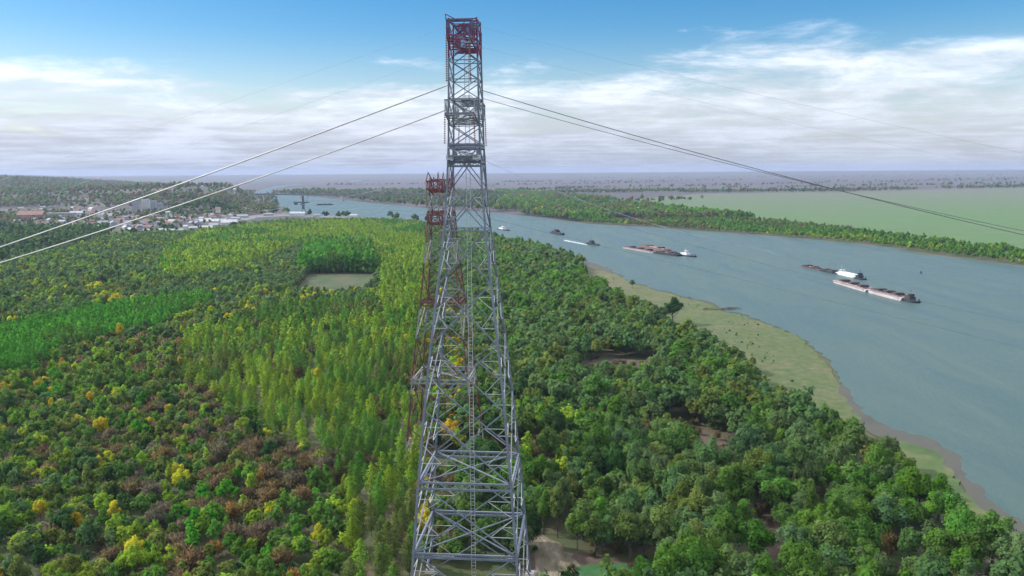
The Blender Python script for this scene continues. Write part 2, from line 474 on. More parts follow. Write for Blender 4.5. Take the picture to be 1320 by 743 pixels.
def quads(rng, P, Nn, size, aspect=1.0):
    n = len(P)
    t = np.cross(Nn, rand_dirs(rng, n)); t /= np.linalg.norm(t, axis=1)[:, None] + 1e-9
    b = np.cross(Nn, t)
    a = (size * .5)[:, None] * t
    c = (size * .5 * aspect)[:, None] * b
    k = rng.uniform(.55, 1.0, size=(n, 1))
    return np.stack([P - a - c, P + a - c * k, P + a * k + c, P - a * k + c * k], 1).reshape(-1, 3)

def crown(rng, kind, nq, q):
    """leaf clumps spread over a handful of puffs; returns verts of nq quads"""
    if kind == 'poplar':
        H = 15.0
        z = 1.8 + (H - 1.8) * rng.beta(1.3, 1.35, nq)
        f = (z - 1.8) / (H - 1.8)
        rad = 2.25 * np.sin(math.pi * np.clip(f, .02, .985) ** .85) ** .6 + .12
        ph = rng.uniform(0, 6.283, nq)
        rr = rad * np.sqrt(rng.uniform(.12, 1.35, nq)) * (1 + .3 * np.sin(3 * ph + z * 1.3) + .25 * np.sin(2 * ph - z * 2.9 + rng.uniform(0, 6)))
        P = np.stack([np.cos(ph) * rr, np.sin(ph) * rr, z], 1)
        Nn = np.stack([np.cos(ph), np.sin(ph), .45 * np.ones(nq)], 1) * .8 + rand_dirs(rng, nq) * .7
        Nn /= np.linalg.norm(Nn, axis=1)[:, None]
        S = np.stack([np.cos(ph), np.sin(ph), .35 * np.ones(nq)], 1) + Nn * .5
        return quads(rng, P, Nn, q * rng.uniform(.6, 1.3, nq), 1.1), S
    if kind == 'bare':
        n = nq
        base = np.stack([rng.normal(0, .5, n), rng.normal(0, .5, n), rng.uniform(1.5, 4.5, n)], 1)
        d = rand_dirs(rng, n); d[:, 2] = np.abs(d[:, 2]) * .9 + .15
        d /= np.linalg.norm(d, axis=1)[:, None]
        tip = base + d * rng.uniform(1.2, 4.2, n)[:, None] * np.array([1, 1, .95])
        L = rng.uniform(.6, 1.7, n)[:, None] * .5 * (q / .7)
        dd = d + rand_dirs(rng, n) * .5; dd /= np.linalg.norm(dd, axis=1)[:, None]
        w = np.cross(dd, rand_dirs(rng, n)); w /= np.linalg.norm(w, axis=1)[:, None] + 1e-9
        w *= (rng.uniform(.14, .34, n) * q / .7)[:, None]
        return np.stack([tip - dd * L - w, tip - dd * L + w, tip + dd * L + w * .3, tip + dd * L - w * .3], 1).reshape(-1, 3), d + rand_dirs(rng, n) * .5 + np.array([0, 0, .4])
    if kind == 'willow': rx, rz, cz, npuff, pr = 4.9, 4.8, 6.4, 24, (.8, 1.75)
    elif kind == 'round': rx, rz, cz, npuff, pr = 3.9, 3.9, 5.6, 17, (.75, 1.6)
    else: rx, rz, cz, npuff, pr = 2.9, 4.9, 6.3, 15, (.7, 1.45)          # tall
    c = rand_dirs(rng, npuff); c[:, 2] = c[:, 2] * .75 + .15
    rad = rng.uniform(.25, .95, npuff) ** .7
    c = c * rad[:, None] * np.array([rx * .8, rx * .8, rz * .8]) + np.array([0, 0, cz])
    r = rng.uniform(pr[0], pr[1], npuff)
    c[0] = (rng.normal(0, .4), rng.normal(0, .4), cz + rz * .62)
    c[1] = (0, 0, cz - .4); r[1] = pr[1] * 1.25
    p = r ** 2; p /= p.sum()
    idx = rng.choice(npuff, nq, p=p)
    d = rand_dirs(rng, nq)
    d[:, 2] = np.where(d[:, 2] < -.35, -d[:, 2], d[:, 2])
    P = c[idx] + d * (r[idx] * (.55 + .5 * rng.uniform(0, 1, nq) + .35 * rng.uniform(0, 1, nq) ** 5))[:, None] * np.array([.92, .92, 1.2])
    P[:, 2] = np.maximum(P[:, 2], .8)
    Nn = d * .9 + rand_dirs(rng, nq) * .55 + np.array([0, 0, .15]); Nn /= np.linalg.norm(Nn, axis=1)[:, None]
    out = P - np.array([0, 0, cz - 1.0]); out /= np.linalg.norm(out, axis=1)[:, None] + 1e-6
    return quads(rng, P, Nn, q * rng.uniform(.55, 1.35, nq)), d * .75 + out * .65 + Nn * .35

def quad_mesh(name, V, mat, tint=None, nrm=None):
    n = len(V) // 4
    me = bpy.data.meshes.new(name)
    me.vertices.add(n * 4); me.loops.add(n * 4); me.polygons.add(n)
    me.vertices.foreach_set('co', np.ascontiguousarray(V, dtype=np.float32).ravel())
    me.loops.foreach_set('vertex_index', np.arange(n * 4, dtype=np.int32))
    me.polygons.foreach_set('loop_start', np.arange(0, n * 4, 4, dtype=np.int32))
    me.polygons.foreach_set('loop_total', np.full(n, 4, dtype=np.int32))
    me.update(calc_edges=True)
    if nrm is not None:
        nrm = nrm / (np.linalg.norm(nrm, axis=1)[:, None] + 1e-6)
        a = me.attributes.new('leaf_normal', 'FLOAT_VECTOR', 'POINT')
        a.data.foreach_set('vector', np.ascontiguousarray(np.repeat(nrm, 4, 0), dtype=np.float32).ravel())
    if tint is not None:
        a = me.attributes.new('tint', 'FLOAT_COLOR', 'POINT')
        a.data.foreach_set('color', np.ascontiguousarray(tint, dtype=np.float32).ravel())
    me.materials.append(mat)
    return me

def trunk_mesh(rng, kind):
    m = MB()
    H = {'poplar': 13.5, 'willow': 6.5, 'round': 6.0, 'tall': 8.0, 'bare': 5.0}[kind]
    r0 = {'poplar': .16, 'willow': .34, 'round': .24, 'tall': .24, 'bare': .15}[kind]
    pts = [(rng.normal(0, .12) * (k > 0), rng.normal(0, .12) * (k > 0), -.4 + (H + .4) * k / 4) for k in range(5)]
    m.tube(pts, r0, 6, r0 * .3)
    if kind != 'poplar':
        for k in range(6 if kind != 'bare' else 10):
            a = rng.uniform(0, 6.28); z = rng.uniform(.3, .75) * H; l = rng.uniform(1.6, 3.0)
            p = Vector((0, 0, z)); e = p + Vector((math.cos(a) * l, math.sin(a) * l, l * rng.uniform(.5, 1.1)))
            m.tube([p, p.lerp(e, .5) + Vector((0, 0, .2)), e], r0 * .45, 4, r0 * .12)
    me = bpy.data.meshes.new('trunk'); me.from_pydata(m.v, [], m.f); me.materials.append(M['bark'])
    return me

NQ = {'willow': (3600, .37), 'round': (2400, .35), 'tall': (2400, .34), 'poplar': (1300, .34), 'bare': (1300, .55)}
NEARMESH = {k: [(lambda c: quad_mesh('crown', c[0], M['leaf'], None, c[1]))(crown(RNG, k, *NQ[k])) for _ in range(9 if k in ('willow', 'round') else 6)] for k in NQ}
TRUNK = {k: [trunk_mesh(RNG, k) for _ in range(3)] for k in NQ}
LOD = {0: {'willow': (800, .76), 'round': (560, .7), 'tall': (540, .68), 'poplar': (360, .64), 'bare': (400, .85)},
       1: {'willow': (240, 1.3), 'round': (180, 1.2), 'tall': (170, 1.15), 'poplar': (110, 1.05), 'bare': (110, 1.4)},
       2: {'willow': (70, 2.2), 'round': (56, 2.0), 'tall': (52, 1.9), 'poplar': (36, 1.7), 'bare': (50, 1.9)}}
TPL = {l: {k: [crown(RNG, k, *LOD[l][k]) for _ in range(8)] for k in NQ} for l in LOD}

COL = {   # base colours of the foliage kinds
    'dark': (.036, .085, .026), 'green': (.09, .175, .035), 'leafgreen': (.095, .215, .03), 'grey': (.10, .175, .06), 'olive': (.135, .185, .042),
    'lime': (.20, .315, .03), 'emerald': (.07, .25, .022), 'yellow': (.46, .44, .03), 'gold': (.46, .36, .03), 'orange': (.33, .19, .06), 'brown': (.185, .145, .07), 'mauve': (.18, .15, .095)}

# --- zones in photo pixels (where a canopy 8 m up is seen)
Z_STRIP = [(-60, 438), (60, 412), (130, 396), (255, 378), (275, 386), (200, 418), (80, 442), (40, 470), (-60, 480)]
Z_BLOCK = [(386, 346), (488, 346), (478, 322), (396, 318)]
Z_UP = [(205, 350), (215, 322), (260, 302), (330, 293), (420, 287), (500, 287), (545, 293), (553, 330), (552, 402), (505, 425), (490, 383), (492, 345), (482, 318), (392, 314), (370, 322), (300, 345), (240, 358)]
Z_PLANT = [(235, 425), (330, 400), (385, 388), (490, 385), (550, 400), (548, 470), (490, 500), (545, 515), (542, 800), (450, 800), (448, 640), (430, 580), (350, 545), (300, 520), (230, 480)]
Z_RIGHTLIME = [(655, 505), (700, 500), (770, 540), (790, 620), (760, 690), (700, 680), (660, 600)]
LEFT_EDGE = [(-120, 362), (0, 345), (60, 332), (110, 318), (150, 308), (250, 303), (335, 291), (400, 286), (480, 283.5), (520, 288), (560, 295), (640, 313), (690, 325), (735, 338), (755, 352),
             (770, 375), (800, 398), (838, 405), (870, 432), (915, 452), (952, 475), (995, 512), (1030, 536), (1070, 566), (1105, 582), (1140, 606), (1184, 638), (1230, 678), (1296, 738), (1378, 812), (1480, 930), (-400, 900), (-400, 362)]
wood_world = gpoly(LEFT_EDGE[:-2]) + [Vector((330, 150, 0)), Vector((-330, 150, 0)), Vector((-900, 700, 0))]
field_world = gpoly(FIELD); clear_world = [gpoly(c) for c in CLEAR]
trackw = gpoly([(676, 688), (700, 690), (726, 704), (748, 730), (770, 765), (700, 770), (690, 725)])
greenw = gpoly([(742, 731), (800, 727), (850, 731), (862, 752), (840, 780), (760, 780)])
riverw = riverp

TOWER = (-11.6, 215.0); TOWER2 = (-27.4, 320.0)

def scatter(sp, x0, x1, y0, y1, rng, jitter=.42, rot=0.0):
    nx, ny = int((x1 - x0) / sp[0]), int((y1 - y0) / sp[1])
    X, Y = np.meshgrid(x0 + (np.arange(nx) + .5) * sp[0], y0 + (np.arange(ny) + .5) * sp[1])
    X = X.ravel() + rng.uniform(-jitter, jitter, X.size) * sp[0]
    Y = Y.ravel() + rng.uniform(-jitter, jitter, Y.size) * sp[1]
    return X, Y

trees = []      # x, y, kind, colour name, scale, zone

def add_trees():
    rng = RNG
    X, Y = scatter((5.2, 5.2), -800, 420, 190, 1900, rng)
    px, py = project(X, Y, 8.0)
    m = (px > -40) & (px < 1365) & (py < 800)
    m &= inside(X, Y, wood_world) & ~inside(X, Y, riverw) & ~inside(X, Y, field_world) & ~inside(X, Y, trackw) & ~inside(X, Y, greenw)
    m &= ~inside(X, Y, beach)
    gx, gy = project(X, Y, 0.0)
    for c in clear_world: m &= ~inside(X, Y, c)
    m &= np.hypot(X - TOWER[0], Y - TOWER[1]) > 21
    m &= np.hypot(X - TOWER2[0], Y - TOWER2[1]) > 12
    X, Y, px, py = X[m], Y[m], px[m], py[m]
    strip, block, up = inside(px, py, Z_STRIP), inside(px, py, Z_BLOCK), inside(px, py, Z_UP)
    plant, rl = inside(px, py, Z_PLANT), inside(px, py, Z_RIGHTLIME)
    n1, n2, n3, n4 = vnoise(X, Y, 55, 1), vnoise(X, Y, 22, 2), vnoise(X, Y, 90, 3), vnoise(X, Y, 14, 6)
    for i in range(len(X)):
        a, b, x, y = px[i], py[i], X[i], Y[i]
        if strip[i] or block[i] or up[i]: continue       # planted blocks come below
        u = random.random()
        left = a < 600
        if plant[i]:
            # the thinning plantation handled below; a few broadleaf trees and bare scrub stand in it
            if n2[i] > .66 and n1[i] > .35 and u < .8:
                trees.append((x, y, 'bare', random.choice(['brown', 'mauve', 'brown']), random.uniform(.6, .95), 'plant'))
            elif n2[i] < .16 and u < .6:
                trees.append((x, y, 'round', random.choice(['dark', 'green', 'olive', 'yellow']), random.uniform(.75, 1.1), 'plant'))
            continue
        if left:
            if y > 560:
                if u < .10: continue
                c = 'grey' if n1[i] + .25 * u < .6 else random.choice(['green', 'grey', 'grey', 'olive', 'lime', 'brown'])
                if n3[i] < .3 and u < .5: c = random.choice(['leafgreen', 'green'])
                if y < 800 and n2[i] > .75: c = random.choice(['olive', 'olive', 'brown', 'yellow'])
                k = random.choice(['round', 'round', 'tall', 'willow']) if c not in ('brown',) else 'bare'
                trees.append((x, y, k, c, random.uniform(.75, 1.15), 'upperleft'))
            else:
                brown = n1[i] * .26 + n2[i] * .32 + .38 * random.random() + .10 * math.exp(-((a - 330) / 120) ** 2)
                if u < .05: continue
                if brown > .63:
                    trees.append((x, y, 'bare', random.choice(['brown', 'mauve', 'brown', 'mauve', 'orange'] if u < .2 else ['brown', 'mauve']), random.uniform(.75, 1.1), 'left'))
                else:
                    if u < .10: c = random.choice(['yellow', 'gold', 'yellow'])
                    elif u < .108: c = 'orange'
                    elif u < .26: c = 'lime'
                    elif u < .42: c = 'olive'
                    elif n3[i] < .42: c = random.choice(['leafgreen', 'green', 'leafgreen', 'green', 'emerald'])
                    else: c = random.choice(['dark', 'green', 'green', 'grey', 'leafgreen', 'olive'])
                    trees.append((x, y, random.choice(['round', 'round', 'tall', 'willow']), c, random.uniform(.6, 1.0), 'left'))
        else:
            if u < .28: continue
            if rl[i] and u < .6:
                trees.append((x, y, random.choice(['round', 'tall']), random.choice(['lime', 'olive', 'olive', 'green']), random.uniform(.9, 1.35), 'rightlime')); continue
            brown = n1[i] * .5 + n4[i] * .5
            if brown > .73 and b > 420:
                trees.append((x, y, 'bare', random.choice(['brown', 'mauve']), random.uniform(.7, 1.0), 'right')); continue
            if a > 800 or b < 500:
                c = random.choice(['grey', 'grey', 'green', 'grey', 'olive']) if n3[i] > .4 else random.choice(['grey', 'green', 'leafgreen'])
                if u < .10: c = 'dark'
            else:
                c = random.choice(['grey', 'grey', 'green', 'dark', 'leafgreen'])
                if u < .09: c = random.choice(['lime', 'yellow'])
            trees.append((x, y, random.choice(['willow', 'willow', 'round', 'tall']), c, random.uniform(1.0, 1.5), 'right'))
    # planted poplar blocks: rows running away from the river
    def rows(poly, sp, cols, sc_, zone, dens=1.0, zc=8.0, rot=.12):
        X, Y = scatter(sp, -760, 60, 195, 2100, rng, .16)
        X = X + (Y - 800) * rot
        px, py = project(X, Y, zc)
        m = inside(px, py, poly) & ~inside(X, Y, riverw) & ~inside(X, Y, field_world) & (rng.uniform(size=X.size) < dens)
        for c in clear_world: m &= ~inside(X, Y, c)
        m &= np.hypot(X - TOWER[0], Y - TOWER[1]) > 19
        X, Y = X[m], Y[m]
        nn = vnoise(X, Y, 60, 12)
        for x, y, n in zip(X, Y, nn):
            c = cols[min(len(cols) - 1, int((n * .8 + random.random() * .2) * len(cols)))]
            trees.append((x, y, 'poplar', c, random.uniform(*sc_), zone))
    rows(Z_STRIP, (4.2, 3.8), ['emerald', 'emerald', 'emerald', 'leafgreen'], (.72, .92), 'strip')
    rows(Z_BLOCK, (6.5, 4.2), ['emerald', 'leafgreen', 'emerald'], (1.35, 1.6), 'block', rot=0)
    rows(Z_UP, (5.8, 5.8), ['emerald', 'leafgreen', 'lime', 'lime', 'emerald'], (.85, 1.15), 'upper')
    rows(Z_PLANT, (6.4, 3.5), ['leafgreen', 'lime', 'leafgreen', 'olive', 'lime'], (.5, 1.0), 'plant', .56)
add_trees()

def scrub():
    # low bare bushes and young growth creeping in from the edges of the clearings
    for c in clear_world:
        xs = [p.x for p in c]; ys = [p.y for p in c]
        for k in range(int((max(xs) - min(xs)) * (max(ys) - min(ys)) / 34)):
            x, y = random.uniform(min(xs) - 3, max(xs) + 3), random.uniform(min(ys) - 4, max(ys) + 4)
            if np.hypot(x - TOWER[0], y - TOWER[1]) < 18 or vnoise(x, y, 13, 77) < .45: continue
            trees.append((x, y, random.choice(['bare', 'bare', 'round']), random.choice(['brown', 'mauve', 'brown', 'olive', 'green']), random.uniform(.22, .5), 'right'))
scrub()
def bank_tufts():
    w = gpoly(BEACH)
    xs = [p.x for p in w]; ys = [p.y for p in w]
    for k in range(700):
        x, y = random.uniform(min(xs), max(xs)), random.uniform(440, max(ys))
        if not inside(np.array([x]), np.array([y]), w)[0] or inside(np.array([x]), np.array([y]), riverp)[0]: continue
        if vnoise(x, y, 26, 91) < .6: continue
        trees.append((x, y, random.choice(['round', 'round', 'bare']), random.choice(['olive', 'olive', 'lime', 'green']), random.uniform(.08, .24), 'right'))
bank_tufts()

def lone(px, py, kind, c, s, zone='lone'):
    p = at(px, py); trees.append((p.x, p.y, kind, c, s, zone))

# split: the 300 that show largest of each kind become trees of their own
KIND = {'willow': 'broadleaf_tree', 'round': 'broadleaf_tree', 'tall': 'broadleaf_tree', 'poplar': 'poplar_tree', 'bare': 'bare_tree'}
def kind_of(t):
    if t[2] in ('willow', 'round', 'tall') and t[3] in ('yellow', 'gold', 'orange'): return 'golden_tree'
    return KIND[t[2]]
bykind = {}
for t in trees: bykind.setdefault(kind_of(t), []).append(t)

CW = {'dark': 'dark green', 'green': 'mid green', 'leafgreen': 'fresh green', 'grey': 'greyish green', 'olive': 'olive green', 'lime': 'lime green', 'emerald': 'bright emerald green',
      'yellow': 'bright yellow', 'gold': 'golden yellow', 'orange': 'rusty orange', 'brown': 'brown', 'mauve': 'greyish brown'}
SHAPE = {'willow': 'broad crowned', 'round': 'round crowned', 'tall': 'tall narrow', 'poplar': 'slender', 'bare': 'twiggy'}
NOUN = {'broadleaf_tree': 'tree', 'golden_tree': 'autumn tree', 'poplar_tree': 'poplar', 'bare_tree': 'leafless tree'}
CAT = {'broadleaf_tree': 'tree', 'golden_tree': 'autumn tree', 'poplar_tree': 'poplar', 'bare_tree': 'bare tree'}
ORD = ['nearest', 'second nearest', 'third nearest', 'fourth nearest', 'fifth nearest', 'sixth nearest', 'seventh nearest', 'eighth nearest']

def place_words(t):
    px, py = project(t[0], t[1], 6.0)
    z = t[5]
    if z == 'plant':
        return 'in plantation beside the grey pylon' if px > 440 else 'in plantation below the meadow'
    if z == 'strip': return 'in the far left planted strip'
    if z == 'block': return 'in the block behind the meadow'
    if z == 'upper': return 'in the plantation by the port'
    if z == 'rightlime': return 'just right of the pylon'
    if z == 'right':
        if px < 800: return 'between pylon and brown clearings'
        if py > 640: return 'low in the riverside wood'
        if px > 1050: return "at the wood's river edge"
        return 'in riverside wood behind the clearings'
    if px < 150: return 'in the far left wood' if py < 640 else 'in the bottom left corner wood'
    if px < 330: return "in the left wood's middle" if py < 640 else "at the left wood's bottom"
    return 'in left wood near the plantation' if py < 640 else 'near the poplars at wood bottom'

indiv = []
for k, ts in bykind.items():
    vis = []
    for t in ts:
        px, py = project(t[0], t[1], 6.0 * t[4])
        if -8 < px < 1328 and py < 765: vis.append(t)
    vis.sort(key=lambda t: t[1] / t[4])
    lim = {'broadleaf_tree': 300, 'poplar_tree': 300, 'bare_tree': 200, 'golden_tree': 90}[k]
    pick = vis[:lim]
    ids = set(map(id, pick))
    bykind[k] = [t for t in ts if id(t) not in ids]
    indiv += [(k, t) for t in pick]
lone_spec = [(867, 419, 'willow', 'dark', 1.9, 'dark round tree standing alone on the sandbank, shadow to its right'),
             (815, 372, 'round', 'grey', .9, 'small round bush at the sandbank edge above the lone tree')]

combos = {}
for k, t in indiv:
    size = 'large' if t[4] > 1.08 else ('small' if t[4] < .85 else 'medium')
    key = (k, t[3], t[2], size if k == 'broadleaf_tree' else '', place_words(t))
    combos.setdefault(key, []).append(t)
used_i = 0
for key, ts in combos.items():
    k, c, shp, size, place = key
    ts.sort(key=lambda t: math.hypot(t[0] - TOWER[0], t[1] - TOWER[1]))
    base = ' '.join(w for w in [size, CW[c], SHAPE[shp], NOUN[k]] if w)
    grp = base + 's ' + place
    for i, t in enumerate(ts):
        if len(ts) == 1: lab = base + ' ' + place
        elif len(ts) <= 8:
            lab = base + ' ' + place + ', ' + ORD[i] + ' the pylon'
            if len(lab.split()) > 16: lab = base + ' ' + place
        else: lab = base + ' ' + place
        x, y, kd, cn, s, z = t
        o = empty(k, (x, y, .1), random.uniform(0, 6.28), lab, CAT[k], grp)
        o.scale = (s * random.uniform(.92, 1.1), s * random.uniform(.92, 1.1), s * random.uniform(.82, 1.28))
        cr = bpy.data.objects.new('crown', random.choice(NEARMESH[kd])); col.objects.link(cr); cr.parent = o
        b = random.uniform(.78, 1.25); cc = COL[cn]
        cr.color = (cc[0] * b * random.uniform(.85, 1.15), cc[1] * b, cc[2] * b * random.uniform(.8, 1.2), 1)
        tr = bpy.data.objects.new('trunk', random.choice(TRUNK[kd])); col.objects.link(tr); tr.parent = o
for (px_, py_, kd, cn, s, lab) in lone_spec:
    p = at(px_, py_)
    o = empty('broadleaf_tree', (p.x, p.y, .4), 1.0, lab, 'tree'); o.scale = (s, s, s)
    cr = bpy.data.objects.new('crown', NEARMESH[kd][0]); col.objects.link(cr); cr.parent = o; cr.color = rgba(COL[cn])
    tr = bpy.data.objects.new('trunk', TRUNK[kd][0]); col.objects.link(tr); tr.parent = o

def mass(name, ts, label, cat, trunks=False):
    """all remaining trees of one kind: ONE object of stuff"""
    Vs, Ts, Ns = [], [], []
    for (x, y, kd, cn, s, z) in ts:
        l = 0 if y < 480 else (1 if y < 900 else 2)
        V, NR = random.choice(TPL[l][kd])
        a = random.uniform(0, 6.283); ca, sa = math.cos(a), math.sin(a)
        sx = s * random.uniform(.9, 1.12); sz = s * random.uniform(.82, 1.28)
        W = np.empty_like(V)
        gz = 0.0 if y < 1890 or z == 'far_right' else float(max(0, hill_h(np.array(x), np.array(y)) - 1.5))
        W[:, 0] = (V[:, 0] * ca - V[:, 1] * sa) * sx + x
        W[:, 1] = (V[:, 0] * sa + V[:, 1] * ca) * sx + y
        W[:, 2] = V[:, 2] * sz + gz
        Ns.append(np.stack([NR[:, 0] * ca - NR[:, 1] * sa, NR[:, 0] * sa + NR[:, 1] * ca, NR[:, 2]], 1))
        b = random.uniform(.75, 1.28); cc = COL[cn]
        tn = np.empty((len(V), 4), np.float32)
        tn[:] = (cc[0] * b * random.uniform(.85, 1.15), cc[1] * b, cc[2] * b, 1)
        Vs.append(W); Ts.append(tn)
        if trunks and kd == 'poplar':
            r = .17 * s; h = 7 * s
            for (dx, dy) in ((r, 0), (0, r)):
                Vs.append(np.array([(x - dx, y - dy, gz), (x + dx, y + dy, gz), (x + dx * .6, y + dy * .6, gz + h), (x - dx * .6, y - dy * .6, gz + h)]))
                tt = np.empty((4, 4), np.float32); tt[:] = (.16, .13, .10, 1); Ts.append(tt); Ns.append(np.array([(-.6, -.7, .3)]))
    if not Vs: return
    me = quad_mesh(name, np.concatenate(Vs), M['leaf_mass'], np.concatenate(Ts), np.concatenate(Ns))
    o = bpy.data.objects.new(name, me); col.objects.link(o)
    return tag(o, label, cat, kind='stuff')
mass('woodland', bykind['broadleaf_tree'], 'dense mixed green woodland filling the near riverside plain', 'woodland')
mass('poplar_plantation', bykind['poplar_tree'], 'bright green planted poplar blocks around the brown meadow', 'plantation', True)
mass('bare_woods', bykind['bare_tree'], 'leafless brown trees scattered through the near woodland', 'woodland')
mass('autumn_woods', bykind['golden_tree'], 'yellow autumn trees dotted through the distant woodland', 'woodland')

# far bank and distance
def far_woods():
    rng = RNG
    out = []
    FB = [(640, 274), (700, 280.5), (760, 288.5), (840, 293), (900, 297.5), (1000, 304.5), (1090, 312.5), (1150, 319), (1180, 325), (1230, 331), (1320, 343), (1450, 361), (1500, 352),
          (1320, 327), (1150, 305), (1000, 287), (900, 276), (830, 266), (780, 258), (700, 251), (640, 247)]
    w = gpoly(FB)
    X, Y = scatter((9, 9), -200, 1400, 700, 5000, rng)
    m = inside(X, Y, w) & ~inside(X, Y, riverw)
    m &= (Y < 2200) | (rng.uniform(size=X.size) < .45)
    for x, y in zip(X[m], Y[m]):
        n = float(vnoise(x, y, 90, 21)); u = random.random()
        if y > 1700 and n > .72: continue
        c = 'leafgreen' if n < .45 else random.choice(['leafgreen', 'leafgreen', 'lime', 'lime', 'lime'])
        if y > 1500 and n > .5: c = random.choice(['olive', 'brown', 'green', 'grey'])
        if u < .006: c = 'yellow'
        out.append((x, y, random.choice(['tall', 'round', 'willow', 'willow']), c, random.uniform(.6, 1.05) if y < 1900 else random.uniform(1.2, 1.8), 'far_right'))
    # the left part of the far bank, behind the pylons and out to the bridge
    w = gpoly([(356, 250.5), (400, 253), (440, 257), (470, 260.5), (510, 264.5), (555, 268.5), (640, 274), (640, 250), (560, 247), (450, 247), (380, 247)])
    X, Y = scatter((24, 24), -2200, 100, 2200, 6000, rng)
    m = inside(X, Y, w)
    for x, y in zip(X[m], Y[m]):
        if float(vnoise(x, y, 160, 22)) > .7: continue
        out.append((x, y, random.choice(['tall', 'round', 'willow']), random.choice(['olive', 'green', 'grey', 'brown', 'dark']), random.uniform(1.4, 2.2), 'far_right'))
    # tree belts on the plain
    for (a, b, n) in [((660, 247.5), (760, 243), 90), ((700, 250), (900, 247), 420), ((880, 248.8), (1100, 247.2), 420), ((1080, 247.2), (1340, 241.6), 380), ((760, 243.5), (1000, 239), 60), ((1000, 238), (1330, 233), 70), ((640, 240), (860, 236), 70), ((900, 258), (800, 262), 40), ((900, 244), (1330, 238), 150), ((1050, 236), (1330, 231), 90), ((640, 236), (980, 233), 110), ((700, 231), (1300, 227), 120), ((400, 240), (560, 238), 60)]:
        pa, pb = at(*a), at(*b)
        for i in range(n):
            t = random.random()
            p = pa.lerp(pb, t)
            if vnoise(p.x, p.y, 260, 31) > .8: continue
            out.append((p.x + random.gauss(0, 25), p.y + random.gauss(0, 60), random.choice(['round', 'willow']), random.choice(['dark', 'green', 'brown', 'olive']), random.uniform(1.2, 2.0), 'far_right'))
    return out
mass('far_bank_wood', far_woods(), 'long green belt of trees along the far river bank and plain', 'wood')

def town_trees():
    out = []
    rng = RNG
    X, Y = scatter((12, 12), -2600, -300, 1050, 2900, rng)
    X2, Y2 = scatter((24, 26), -4200, -700, 2900, 6500, rng)
    X, Y = np.concatenate([X, X2]), np.concatenate([Y, Y2])
    px, py = project(X, Y, 5.0)
    lim = np.interp(px, [-60, 0, 60, 110, 150, 250, 335, 400], [365, 347, 335, 322, 312, 305, 293, 280])
    m = (px > -50) & (px < 372) & (py < lim) & ~inside(X, Y, riverw) & ~inside(X, Y, wood_world)
    for poly in ([(312, 291), (326, 286.5), (350, 284.5), (377, 282), (374, 287), (345, 291.5), (322, 294)], [(262, 293), (300, 281), (340, 276), (376, 276), (478, 280), (478, 283), (376, 282.5), (326, 287.5), (270, 299)],
                 [(326, 252.5), (330, 247), (343, 243), (396, 238), (356, 243), (349, 252)]):
        w = gpoly(poly); m &= ~inside(X, Y, w)
    X, Y, px, py = X[m], Y[m], px[m], py[m]
    n1, n2 = vnoise(X, Y, 170, 41), vnoise(X, Y, 70, 42)
    mound = np.exp(-(((X + 880) / 100) ** 2 + ((Y - 2330) / 140) ** 2))
    hillside = (Y > 2500) & (-X / Y > .312) & (hill_h(X, Y) > 6)
    for i in range(len(X)):
        u = random.random()
        dens = (.08 + .34 * (n1[i] > .58)) * (py[i] > 272) + 1.6 * (mound[i] > .3)
        if 300 < px[i] < 358 and py[i] > 246: dens = .75
        if hillside[i]: dens = .25 + .75 * (n1[i] > .42)
        if px[i] < 140 and py[i] > 292: dens = 1.0
        if u > dens: continue
        c = random.choice(['mauve', 'green', 'mauve', 'olive', 'grey']) if hillside[i] else random.choice(['dark', 'green', 'dark', 'grey']) if mound[i] > .35 or py[i] > 292 else random.choice(['green', 'olive', 'brown', 'grey', 'mauve', 'dark'])
        out.append((X[i], Y[i], random.choice(['round', 'willow', 'tall']), c, random.uniform(.9, 1.4) * (1.5 if hillside[i] else 1), 'town'))
    # row of shrubs along the quay and the near shore
    for (a, b) in [(535, 284), (545, 287), (505, 281.5), (512, 282.5), (436, 280), (441, 279.5), (447, 280), (424, 279), (397, 277), (366, 274), (351, 274), (344, 276)]:
        p = at(a, b + 2)
        for k in range(3):
            out.append((p.x + random.gauss(0, 8), p.y + random.gauss(0, 12), 'willow', random.choice(['dark', 'green']), random.uniform(1.2, 1.8), 'town'))
    return out
mass('town_woods', town_trees(), 'dark trees scattered around the distant town and its hill', 'wood')

# ------------------------------------------------------------------ lattice pylons
def wfun(pts):
    zs = [p[0] for p in pts]; ws = [p[1] for p in pts]
    return lambda z: float(np.interp(z, zs, ws))

def corner(W, z, k):
    h = W(z) / 2
    sx, sy = ((-1, -1), (1, -1), (1, 1), (-1, 1))[k]
    return Vector((sx * h, sy * h, z))

